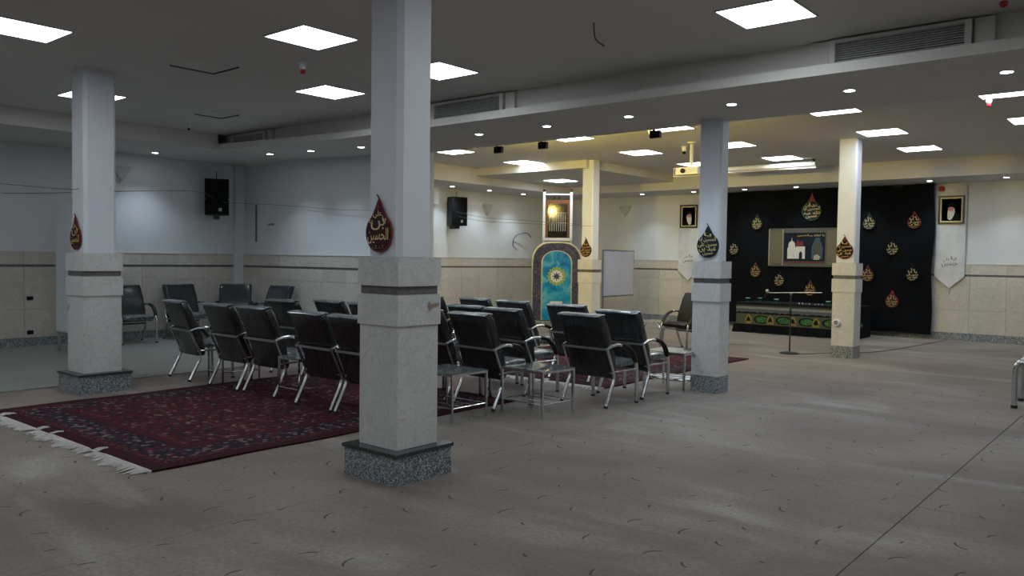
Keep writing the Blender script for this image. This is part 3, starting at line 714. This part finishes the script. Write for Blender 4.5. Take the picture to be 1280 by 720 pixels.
# ------------------------------------------------------------------ black curtain, banner, pendants on it
YC = 17.80
t_ = thing('curtain', 'tall black cloth backdrop covering the back wall', 'curtain', (-6.2, YC, 0))
b = MB(); x0, x1 = -2.3, 2.21; nx, nz = 120, 14
for j in range(nz+1):
    z = .10 + (3.10-.10)*j/nz
    for i in range(nx+1):
        u = x0+(x1-x0)*i/nx
        y_ = .010*math.sin(u*7+.6*math.sin(j*.5)) + .006*math.sin(u*19+j*.2) + .008*math.sin(u*1.7)
        zz = z + (.02*math.sin(u*3.3)+.015*math.sin(u*7.1) if j == nz else 0) + (.01*math.sin(u*5) if j == 0 else 0)
        b.v.append((u + .02*math.sin(j*.8)*(i == nx), y_, zz))
for j in range(nz):
    for i in range(nx): a = j*(nx+1)+i; b.f.append((a, a+1, a+nx+2, a+nx+1))
k = len(b.v); b.v += [(x, y+.012, z) for x, y, z in b.v[:k]]; b.f += [tuple(k+i for i in f_)[::-1] for f_ in b.f]
o = b.build('cloth', 'curtain', t_, True)
MB().tube([(x0, .06, 3.09), (x1, .06, 3.09)], .012, 6).build('hanging_rail', 'blackmetal', t_)
SMALL = [(YA, .02, .96, .26, .16), (ABA+' '+YA, 0, .76, .66, .22), (ALI+' '+HOS, 0, .54, .86, .26), (BEN+' '+ABD, 0, .31, .72, .22), (HOS, 0, .14, .4, .12)]
GC = 'small calligraphy pendants pinned on the black curtain'
yy = YC-.026
for px, pz, ground, ink, rim, l_ in ((-7.64, 2.36, 'greencloth', 'gold', 'greencloth', 'upper left, right of the green pendant column'),
    (-8.18, 1.78, 'blackcloth', 'goldpale', 'blackcloth', 'at the left curtain edge touching the green pendant column'),
    (-7.65, 1.28, 'redcloth', 'gold', 'redcloth', 'reddish one below the picture banner at its left'),
    (-7.09, 1.09, 'blackcloth', 'goldpale', 'blackcloth', 'under the middle of the picture banner'),
    (-6.40, .90, 'redcloth', 'gold', 'redcloth', 'reddish one low beside the microphone stand'),
    (-5.21, 2.33, 'greencloth', 'goldpale', 'greencloth', 'greenish one at the upper left of the right curtain part'),
    (-4.345, 2.34, 'blackcloth', 'gold', 'redrim', 'with red top at the upper right of the curtain'),
    (-4.74, 1.80, 'blackcloth', 'goldpale', 'blackcloth', 'yellowish one in the centre of the right curtain part'),
    (-5.21, 1.25, 'redcloth', 'gold', 'redcloth', 'reddish one beside the curtain column'),
    (-4.345, 1.28, 'blackcloth', 'goldpale', 'blackcloth', 'yellowish one at the right curtain edge'),
    (-4.72, .73, 'redcloth', 'gold', 'redrim', 'lowest reddish one on the right curtain part')):
    pendant('small calligraphy pendant ' + l_, px, yy, pz-.13, .25, .36, ground, rim, ink, SMALL, GC, False)
# large round calligraphy medallion
t_ = thing('calligraphy_medallion', 'large round gold calligraphy with red top at the curtain top', 'medallion', (-6.41, yy, 2.62))
circ = [(.20*math.cos(a*PI/24), .20*math.sin(a*PI/24)) for a in range(48)]
MB().prism(circ, 0, .008, XZ).build('backing', 'greencloth', t_)
link('lettering', words([(YA, 0, .13, .12, .09), (ABA+' '+ALH, 0, .05, .34, .1), (ABD+' '+ALLAH, 0, -.04, .36, .09), (HOS, 0, -.12, .24, .08), (ALI, .08, .12, .1, .07), (BEN, -.09, .12, .1, .07)], 'goldpale'), t_, (0, -.009, 0))
MB().prism([(-.10, .17), (.10, .17), (.03, .30), (0, .40), (-.03, .30)], 0, .008, XZ).build('red_crown', 'redrim', t_)
ring = MB().tube([(.205*math.cos(a*PI/16), -.006, .205*math.sin(a*PI/16)) for a in range(33)], .006, 5).build('outline', 'greenpr', t_)

# picture banner
t_ = thing('picture_banner', 'wide framed cloth banner with white domed shrine picture on the black curtain', 'banner', (-6.56, yy, 1.41), 0)
MB().box(-.80, .80, -.006, .004, 0, .84).build('border_cloth', 'greycloth', t_)
MB().box(-.76, -.50, -.011, -.006, .05, .79).build('script_strip', 'cuekufic', t_)
MB().box(.50, .76, -.011, -.006, .05, .79).build('script_strip', 'cuekufic', t_)
for x_ in (-.79, -.48): MB().box(x_, x_+.018, -.012, -.006, .02, .82).build('border_line', 'beigecloth', t_)
pic = MB().box(-.44, .46, -.013, -.006, .12, .74).build('picture', 'navy', t_)
def flat(ol, d0, d1, name, m, parent): return MB().prism(ol, d0, d1, XZ).build(name, m, parent)
dome = [(-.36, .17), (-.17, .17), (-.17, .40), (-.19, .42)] + [(-.265+.075*math.cos(a*PI/10), .46+.10*math.sin(a*PI/10)) for a in range(0, 11)] + [(-.34, .42), (-.36, .40)]
flat(dome, .013, .017, 'shrine_dome', 'dome', pic)
flat([(-.275, .55), (-.255, .55), (-.265, .64)], .013, .017, 'finial', 'dome', pic)
flat([(-.17, .17), (-.10, .17), (-.10, .29), (-.065, .34), (-.03, .29), (-.03, .17), (.03, .17), (.03, .44), (-.17, .44)], .013, .017, 'gate_arch', 'dome', pic)
flat([(-.17, .46), (.0, .46), (-.03, .58), (-.09, .52), (-.14, .60)], .013, .016, 'red_flag', 'redrim', pic)
flat([(.18, .16), (.40, .16), (.42, .40), (.34, .62), (.26, .63), (.17, .42)], .013, .015, 'blue_halo', 'bluedeep', pic)
flat([(.24, .20), (.35, .20), (.37, .42), (.32, .54), (.28, .54), (.23, .42)], .015, .018, 'robed_figure', 'olive', pic)
flat([(.22, .15), (.34, .15), (.36, .22), (.30, .27), (.23, .24)], .018, .020, 'small_figure', 'beigecloth', pic)
link('title_lettering', words([(ALH, -.02, .68, .24, .055), (ABD+' '+ALLAH, .2, .68, .2, .05), (ABA+' '+YA, .37, .68, .14, .05)], 'gold'), t_, (0, -.0135, 0))
MB().box(-.44, .46, -.014, -.006, .085, .105).build('lower_braid', 'redrim', t_)

# ------------------------------------------------------------------ shrine grille platform
t_ = thing('shrine_platform', 'long low ornamented shrine front in green and gilt before the black curtain', 'shrine', (-6.27, 16.5, 0))
hx = 1.24
MB().box(-hx, hx, .02, .95, .0, .60).build('body', 'blackcloth', t_)
MB().box(-hx, hx, -.02, .98, .60, .635).build('top_board', 'blackcloth', t_)
MB().box(-hx, hx, -.006, .02, .42, .57).build('upper_frieze', 'steelblue', t_)
MB().box(-hx, hx, -.006, .02, .17, .40).build('lower_frieze', 'olive', t_)
MB().box(-hx, hx, -.012, .02, .57, .595).build('cornice', 'blackmetal', t_)
b = MB(); n = 90
for i in range(n): u = -hx+2*hx*(i+.5)/n; b.box(u-.007, u+.007, -.012, -.006, .50, .545)
b.build('bead_row', 'silver', t_)['kind'] = 'stuff'
b = MB(); n = 16
for i in range(n):
    u = -hx+2*hx*(i+.5)/n; wd = .065 if i % 3 else .03
    MB().box(u-wd, u+wd, -.014, -.006, .405, .438).build('text_plaque', 'blackcloth', t_)
n = 5
for i in range(n):
    u = -hx+.28+(2*hx-.1)*i/n
    ol = [(u-.075, .19), (u+.075, .19), (u+.075, .30), (u+.04, .355), (u, .385), (u-.04, .355), (u-.075, .30)]
    ar = flat(ol, .006, .013, 'gilt_arch', 'gilt', t_); flat([(u-.045, .24), (u+.05, .24), (u+.03, .31), (u, .345), (u-.03, .30)], .013, .016, 'dark_motif', 'blackcloth', ar)
    c_ = u+.29; ol = [(c_+.17*math.cos(a*PI/10)*(1.0), .285+.088*math.sin(a*PI/10)) for a in range(20)]
    pl = flat(ol, .006, .012, 'dark_oval', 'blackcloth', t_); flat([(c_+.13*math.cos(a*PI/10), .285+.065*math.sin(a*PI/10)) for a in range(20)], .012, .016, 'green_oval', 'greenpr', pl)
b = MB(); pts = []
for i in range(61):
    u = -hx-.05+(2*hx+.1)*i/60; pts.append((u, -.10-.03*math.sin(i*.9)-.02*math.sin(i*2.1)))
k = len(b.v)
for (u, y_), (u2, y2) in zip(pts, pts[1:]):
    q = len(b.v); b.v += [(u, -.012, .175), (u2, -.012, .175), (u2, y2, .006), (u, y_, .006), (u, .01, .175), (u2, .01, .175), (u2, .01, .004), (u, .01, .004)]
    b.f += [(q, q+1, q+2, q+3), (q+4, q+5, q+6, q+7), (q, q+1, q+5, q+4), (q+3, q+2, q+6, q+7), (q, q+3, q+7, q+4), (q+1, q+2, q+6, q+5)]
b.build('black_skirt', 'curtain', t_)
for x_, y_, l_ in ((-7.35, 16.72, 'leftmost'), (-7.18, 16.95, 'second, set back'), (-6.70, 16.66, 'middle, larger'), (-5.63, 16.68, 'rightmost beside the curtain column')):
    q = thing('green_lamp', 'small green glass bowl on the shrine top, ' + l_, 'bowl', (x_, y_, .635), 0, 'green bowls on the shrine top')
    MB().lathe([(.02, 0), (.025, .01), (.008, .02), (.008, .04), (.055, .06), (.065, .085), (.05, .085)], 14).build('bowl', 'greenlamp', q, True)
    MB().lathe([(.045, .084), (.045, .09)], 12).build('white_rim', 'white', q)
q = thing('string_of_beads', 'row of small pale beads lying on the shrine top', 'beads', (-6.2, 16.62, .635))
for i in range(7): MB().lathe([(.004, 0), (.018, .008), (.018, .02), (.004, .03)], 8, (i*.07+(.05 if i > 3 else 0), 0, 0)).build('bead', 'silver', q)

# microphone stand
t_ = thing('microphone_stand', 'black microphone boom stand on a round base before the shrine', 'microphone stand', (-5.05, 13.16, 0))
MB().lathe([(.155, 0), (.155, .012), (.10, .028), (.02, .04)], 28).build('base', 'blackmetal', t_, True)
MB().tube([(0, 0, .03), (0, 0, .98)], .012, 10).build('pole', 'blackmetal', t_, True)
MB().tube([(0, 0, .62), (0, 0, .70)], .018, 10).build('clutch', 'blackplastic', t_)
MB().tube([(0, 0, .965), (0, 0, 1.0)], .02, 10).build('boom_joint', 'gilt', t_)
MB().tube([(-.40, 0, .985), (.50, 0, 1.02)], .007, 8).build('boom', 'dullmetal', t_, True)
MB().tube([(-.40, 0, .985), (-.44, 0, .93), (-.455, 0, .90)], .014, 8).build('clip', 'blackplastic', t_, True)
MB().lathe([(.012, -.03), (.028, -.015), (.03, .01), (.018, .03), (.004, .036)], 12, (-.40, 0, 1.01)).build('microphone_head', 'silver', t_, True)
tag(MB().tube(smoothpath([(-4.95, 13.14, .03), (-4.85, 13.2, .006), (-4.7, 13.5, .006), (-4.45, 13.9, .006), (-4.1, 14.4, .006), (-3.9, 15.6, .006), (-3.7, 17.9, .006)], 6), .005, 6).build('floor_cable', 'wire', None, True), 'thin dark cable running over the carpet from the microphone stand', 'cable')

# ------------------------------------------------------------------ framed portraits and pennants
def portrait(label, x, mirror):
    t_ = thing('framed_portrait', label, 'picture', (x, 17.965, 2.30), 0, 'framed portraits on the back wall')
    W, H = .235, .56
    f = MB().box(-W, W, -.03, 0, 0, .035).box(-W, W, -.03, 0, H-.035, H).box(-W, -W+.035, -.03, 0, .035, H-.035).box(W-.035, W, -.03, 0, .035, H-.035); f.build('frame', 'blackmetal', t_)
    f = MB(); a, c_, d_ = W-.035, .035, .025
    f.box(-a, a, -.022, 0, c_, c_+d_).box(-a, a, -.022, 0, H-c_-d_, H-c_).box(-a, -a+d_, -.022, 0, c_+d_, H-c_-d_).box(a-d_, a, -.022, 0, c_+d_, H-c_-d_); f.build('gilt_mount', 'goldpale', t_)
    p = MB().box(-a+d_, a-d_, -.010, -.002, c_+d_, H-c_-d_).build('photo', 'portrait_bg', t_)
    s_ = mirror
    def S(ol): return [(s_*u*.85, .06+(v_-.06)*.88) for u, v_ in ol]
    flat(S([(-.14, .065), (.17, .065), (.17, .20), (.10, .26), (.02, .20), (-.05, .10)]), .010, .012, 'dark_robe', 'blackcloth', p)
    flat(S([(-.015+.058*math.cos(a_*PI/10), .315+.072*math.sin(a_*PI/10)) for a_ in range(20)]), .012, .014, 'face', 'skin', p)
    flat(S([(-.075, .315), (-.05, .275), (-.015, .285), (.02, .27), (.045, .33), (.065, .34), (.07, .26), (.05, .17), (.01, .10), (-.035, .075), (-.07, .11), (-.085, .20)]), .014, .016, 'white_beard', 'white', p)
    flat(S([(-.085, .355), (-.095, .40), (-.07, .445), (-.01, .465), (.05, .45), (.08, .41), (.075, .35), (.05, .365), (-.02, .375)]), .014, .018, 'dark_turban', 'blackcloth', p)
    flat(S([(-.045, .325), (-.028, .325), (-.028, .331), (-.045, .331)]), .014, .015, 'eye', 'blackcloth', p)
    flat(S([(-.002, .325), (.016, .325), (.016, .331), (-.002, .331)]), .014, .015, 'eye', 'blackcloth', p)
portrait('framed portrait of a white bearded man in a dark turban, right of the black curtain', -3.715, 1)
portrait('framed portrait of a white bearded man in a dark turban, left of the black curtain', -9.45, -1)
def pennant(label, x, ztop):
    t_ = thing('pennant', label, 'banner', (x, 17.985, 0), 0, 'white pointed cloth pennants on the back wall')
    MB().prism([(-.27, ztop), (.27, ztop), (.27, 1.27), (.0, 1.03), (-.27, 1.27)], .024, .030, XZ).build('cloth', 'whitecloth', t_)
    b_ = MB().prism([(-.27, 1.27), (-.27, 1.25), (0, 1.01), (.27, 1.25), (.27, 1.27), (0, 1.03)], .024, .034, XZ); b_.build('hem', 'beigecloth', t_)
    link('lettering', words([(HOS, 0, 1.50, .28, .10), (YA, .07, 1.62, .10, .08), (ALI, -.06, 1.6, .12, .07)], 'greycloth'), t_, (0, -.031, 0))
    MB().tube([(0, -.028, 1.03), (.004, -.028, .90)], .010, 6).build('tassel', 'fringe', t_)
pennant('white pointed pennant hanging under the right portrait', -3.72, 3.05)
pennant('white pointed pennant hanging under the left portrait beside the pillar', -9.45, 3.05)
t_ = thing('red_beacon', 'small red light at the upper right corner of the black curtain', 'lamp', (-3.90, 17.93, 3.0))
MB().lathe([(.05, -.05), (.055, -.02), (.05, .03), (.02, .055)], 12).build('dome', 'red', t_, True)
MB().box(-.04, .04, .0, .07, -.03, .03).build('mount', 'white_metal', t_)

# ------------------------------------------------------------------ arched board with the screen rack above
dirc = Vector((11.35, -15.17, 0)).normalized(); rzb = math.atan2(dirc.y, dirc.x)+PI/2
t_ = thing('arched_board', 'tall blue and turquoise arched ornamental board in silver edging', 'display board', (-11.35, 15.17, 0), rzb)
W = .58; H = 1.90
def arch(w_, h_, sh, z0=0, n=6):
    """rectangle with rounded shoulders"""
    pts = [(-w_, z0), (w_, z0), (w_, h_-sh)]
    for i in range(1, n): a = i/n*PI/2; pts.append((w_-sh*.95*(1-math.cos(a)), h_-sh+sh*math.sin(a)))
    pts += [(w_-sh*.95, h_), (-w_+sh*.95, h_)]
    for i in range(n-1, 0, -1): a = i/n*PI/2; pts.append((-w_+sh*.95*(1-math.cos(a)), h_-sh+sh*math.sin(a)))
    pts.append((-w_, h_-sh)); return pts
MB().prism(arch(W, H, .42, .03), 0, .03, XZ).build('silver_edge', 'silver', t_)
MB().prism(arch(W-.03, H-.03, .41, .06), .03, .034, XZ).build('calligraphy_border', 'script_navy', t_)
inner = [(-.33, .08), (.33, .08), (.33, 1.42)] + [(.33*math.cos(a*PI/12), 1.42+.27*math.sin(a*PI/12)) for a in range(1, 12)] + [(-.33, 1.42)]
MB().prism([(u*1.09, v_*1.008) for u, v_ in inner], .034, .037, XZ).build('silver_line', 'silver', t_)
nic = MB().prism(inner, .037, .040, XZ).build('niche', 'turq', t_)
star = lambda r0, r1, k_, cz: [((r0 if i % 2 else r1)*math.cos(i*PI/k_), cz+(r0 if i % 2 else r1)*math.sin(i*PI/k_)) for i in range(2*k_)]
MB().prism(star(.19, .235, 16, 1.10), .040, .042, XZ).build('lime_rosette', 'lime', nic)
MB().prism(star(.125, .155, 12, 1.10), .042, .044, XZ).build('white_rosette', 'white', nic)
MB().prism(star(.05, .115, 8, 1.10), .044, .046, XZ).build('navy_rosette', 'script_navy', nic)
MB().prism([(-.14, .42), (.14, .42), (.14, .52), (-.14, .52)], .040, .042, XZ).build('pale_label', 'white', nic)
for sx in (-.5, .5): MB().box(sx-.02, sx+.02, -.0, .30, 0, .03).build('foot', 'dullmetal', t_)
t_ = thing('rack_panel', 'glazed dark panel with white strips in a white tube frame above the arched board', 'panel', (-11.40, 15.24, 1.93), rzb)
f = MB(); 
for sx in (-.315, .315): f.box(sx-.03, sx+.03, -.03, .03, 0, 1.13)
f.box(-.345, .345, -.03, .03, -.0, .06); f.box(-.345, .345, -.02, .02, 1.06, 1.09); f.build('tube_frame', 'white_metal', t_)
MB().box(-.285, .285, -.0, .02, .06, .95).build('wood_backing', 'wood', t_)
gp = MB().box(-.225, .225, -.010, -.0, .08, .86).build('dark_panel', 'glossdark', t_)
for i in range(8):
    u = -.18+.36*i/7
    for z0, z1 in ((.22, .40), (.44, .62)): MB().box(u-.007, u+.007, -.014, -.010, z0, z1).build('strip', 'slat', gp)
MB().box(-.21, .21, -.014, -.010, .415, .425).build('rail', 'silver', gp); MB().box(-.21, .21, -.014, -.010, .64, .65).build('rail', 'silver', gp)
for sx in (-.315, .315): MB().lathe([(.02, 0), (.035, .015), (.03, .05), (.01, .065)], 10, (sx, 0, 1.13)).build('finial', 'blackplastic', t_)
for sx in (-.315, .315): MB().box(sx-.02, sx+.02, .0, .06, -1.93, 0).build('rear_post', 'white_metal', t_)
for sx in (-.08, .03): MB().box(sx-.02, sx+.02, -.03, .0, .96, 1.02).build('clip', 'blackplastic', t_)
tag(MB().tube(smoothpath([(-13.0, 15.9, 2.05), (-13.05, 15.75, 2.16), (-13.15, 15.45, 2.08), (-13.2, 15.4, 1.85), (-13.1, 15.45, 1.72)], 6), .012, 6).build('looped_hose', 'conduit', None, True), 'dark looped cable on the wall left of the arched board', 'cable')
bpy.data.objects['looped_hose'].location = (-.18, .6, 0)

# whiteboard
t_ = thing('whiteboard', 'tilted whiteboard standing half behind the yellow lit column', 'whiteboard', (-9.47, 14.27, 0), 0)
d = Vector((-9.615-(-9.47), 15.69-14.27, 0)); ang = math.atan2(d.y, d.x); t_.rotation_euler = (0, 0, ang); L_ = d.length
MB().box(0, L_, -.012, .012, .74, 1.69).build('panel', 'board', t_)
f = MB().box(-.02, L_+.02, -.018, .018, .72, .74).box(-.02, L_+.02, -.018, .018, 1.69, 1.71).box(L_, L_+.02, -.018, .018, .74, 1.69).box(-.02, 0, -.018, .018, .74, 1.69); f.build('frame', 'dullmetal', t_)
MB().box(.1, L_-.1, -.05, -.018, .715, .73).build('pen_tray', 'dullmetal', t_)
for x_ in (0.0,): MB().box(x_-.015, x_+.015, -.3, .3, 0, .03).box(x_-.015, x_+.015, -.015, .015, .03, .74).build('stand', 'dullmetal', t_)

# ------------------------------------------------------------------ speakers, sconces, cabinet
def speaker(label, x, y, z, rz):
    t_ = thing('wall_speaker', label, 'speaker', (x, y, z), rz, 'black wall speakers')
    ol = [(-.21, -.02), (-.16, .26), (.16, .26), (.21, -.02)]
    MB().prism(ol, .30, .66).build('upper_cabinet', 'blackplastic', t_)
    MB().prism(ol, .0, .285).build('lower_cabinet', 'blackplastic', t_)
    MB().box(-.19, .19, -.032, -.02, .03, .63).build('grille', 'blackcloth', t_)
    MB().box(.03, .085, -.036, -.032, .07, .13).build('badge', 'silver', t_)
    MB().box(-.05, .05, .05, .33, -.07, 0).build('bracket', 'blackmetal', t_)
    MB().tube([(0, .12, .66), (0, .12, .80)], .008, 6).build('top_rod', 'blackmetal', t_)
speaker('large black speaker high on the left wall', -13.72, 7.96, 2.22, math.radians(62))
speaker('black speaker high on the far left wall, right of the nearest column', -13.03, 13.63, 2.24, math.radians(75))
def sconce(label, x, y, z, rz):
    t_ = thing('wall_sconce', label, 'sconce', (x, y, z), rz, 'grey shell shaped wall sconces')
    ol = [(0, -.16), (.09, -.05), (.17, .08), (.15, .13), (.06, .11), (0, .13), (-.06, .11), (-.15, .13), (-.17, .08), (-.09, -.05)]
    MB().prism(ol, 0, .045, XZ).build('shade', 'shell', t_); MB().prism([(u*.7, v_*.7) for u, v_ in ol], .045, .07, XZ).build('shade_front', 'shell', t_)
sconce('grey shell shaped sconce on the left wall just right of the far left column', XL+.001, 6.38, 2.86, PI/2)
sconce('grey shell shaped sconce on the far left wall', XF+.001, 15.0, 2.70, PI/2)
sconce('grey shell shaped sconce on the back wall above the whiteboard', -11.28, YB-.001, 2.77, 0)
t_ = thing('tall_cabinet', 'tall narrow white cabinet on a metal stand behind the far left column', 'cabinet', (-13.16, 5.0, 0.012))
MB().box(0, .72, .0, .5, .30, 2.22).build('body', 'white_metal', t_)
MB().box(.02, .30, -.012, 0, .32, 2.20).build('door', 'white_metal', t_)
MB().box(.31, .70, -.012, 0, .32, 2.20).build('door', 'white_metal', t_)
for x_ in (.03, .69):
    for y_ in (.03, .47): MB().tube([(x_, y_, 0), (x_, y_, .30)], .022, 8).build('leg', 'dullmetal', t_)
MB().box(.0, .72, .0, .03, .26, .30).build('stand_rail', 'dullmetal', t_)
for z_, l_ in ((.74, 'upper dark wall socket at the left picture edge'), (.20, 'lower dark wall socket at the left picture edge')):
    t_ = thing('wall_socket', l_, 'socket', (XL+.02, 4.96, z_), 0, 'dark sockets in the left wall tiles')
    MB().box(0, .012, -.045, .045, 0, .06).build('box', 'blackplastic', t_)
t_ = thing('wall_socket', 'round white socket low on the column before the curtain', 'socket', (-4.31, 13.18, .557))
MB().tube([(0, 0, 0), (0, -.05, 0)], .055, 16).build('cover', 'white_metal', t_, True); MB().tube([(0, -.05, 0), (0, -.055, 0)], .035, 14).build('face', 'dullmetal', t_)
tag(MB().box(-13.2, -13.02, YW-.012, YW, 2.05, 2.09).build('wall_plate', 'dullmetal'), 'small grey plate on the middle wall right of the speaker', 'plate')
tag(MB().box(-13.6, -13.57, YW-.02, YW, 1.75, 2.45).build('conduit', 'conduit'), 'short vertical grey conduit on the middle wall', 'conduit')

# plastic sheet by the column
b = MB(); rnd = random.Random(5); n = 9
for j in range(n):
    for i in range(n):
        b.v.append((-.30+.6*i/(n-1)+rnd.uniform(-.02, .02), -.22+.44*j/(n-1)+rnd.uniform(-.02, .02), .004+rnd.random()*.035))
for j in range(n-1):
    for i in range(n-1): a = j*n+i; b.f.append((a, a+1, a+n+1, a+n))
tag(b.build('plastic_sheet', 'wrap', None, False, (-5.05, 9.28, 0)), 'crumpled clear plastic sheet on the floor left of the green pendant column', 'plastic sheet')

# ------------------------------------------------------------------ strung cables
def cable(name, pts, label, m='wire', r=.0035):
    tag(MB().tube(smoothpath(pts, 5), r, 5).build(name, m, None, True), label, 'cable')
cable('strung_cable', [(XL+.02, 3.4, 2.56), (-11.6, 3.62, 2.36), (-9.4, 3.66, 2.185), (-9.02, 3.66, 2.18)], 'thin cable strung from the left picture edge to the far left column')
cable('strung_cable', [(-8.97, 4.07, 2.17), (-9.05, 4.12, 2.18), (-11.5, 6.3, 2.44), (-13.55, 7.80, 2.52)], 'thin cable strung from the far left column to the large speaker')
cable('strung_cable', [(XL+.02, 4.6, 2.40), (XL+.03, 5.4, 2.46), (XL+.03, 6.0, 2.55)], 'short cable rising along the left wall behind the column')
cable('strung_cable', [(-13.62, 8.02, 2.45), (-12.6, 8.60, 2.40), (-11.0, 8.62, 2.28), (-9.1, 8.60, 2.2)], 'thin cable strung across the middle wall from the large speaker', 'conduit', .0035)
cable('strung_cable', [(-13.0, 13.5, 2.55), (-12.4, 13.8, 2.42), (-11.2, 13.5, 2.33), (-9.3, 13.205, 2.19)], 'upper thin cable from the small speaker to the yellow lit column', 'conduit', .0035)
cable('strung_cable', [(-13.0, 13.6, 2.45), (-12.4, 13.7, 2.34), (-11.2, 13.4, 2.26), (-9.0, 13.205, 2.15)], 'lower thin cable from the small speaker to the yellow lit column', 'conduit', .0035)
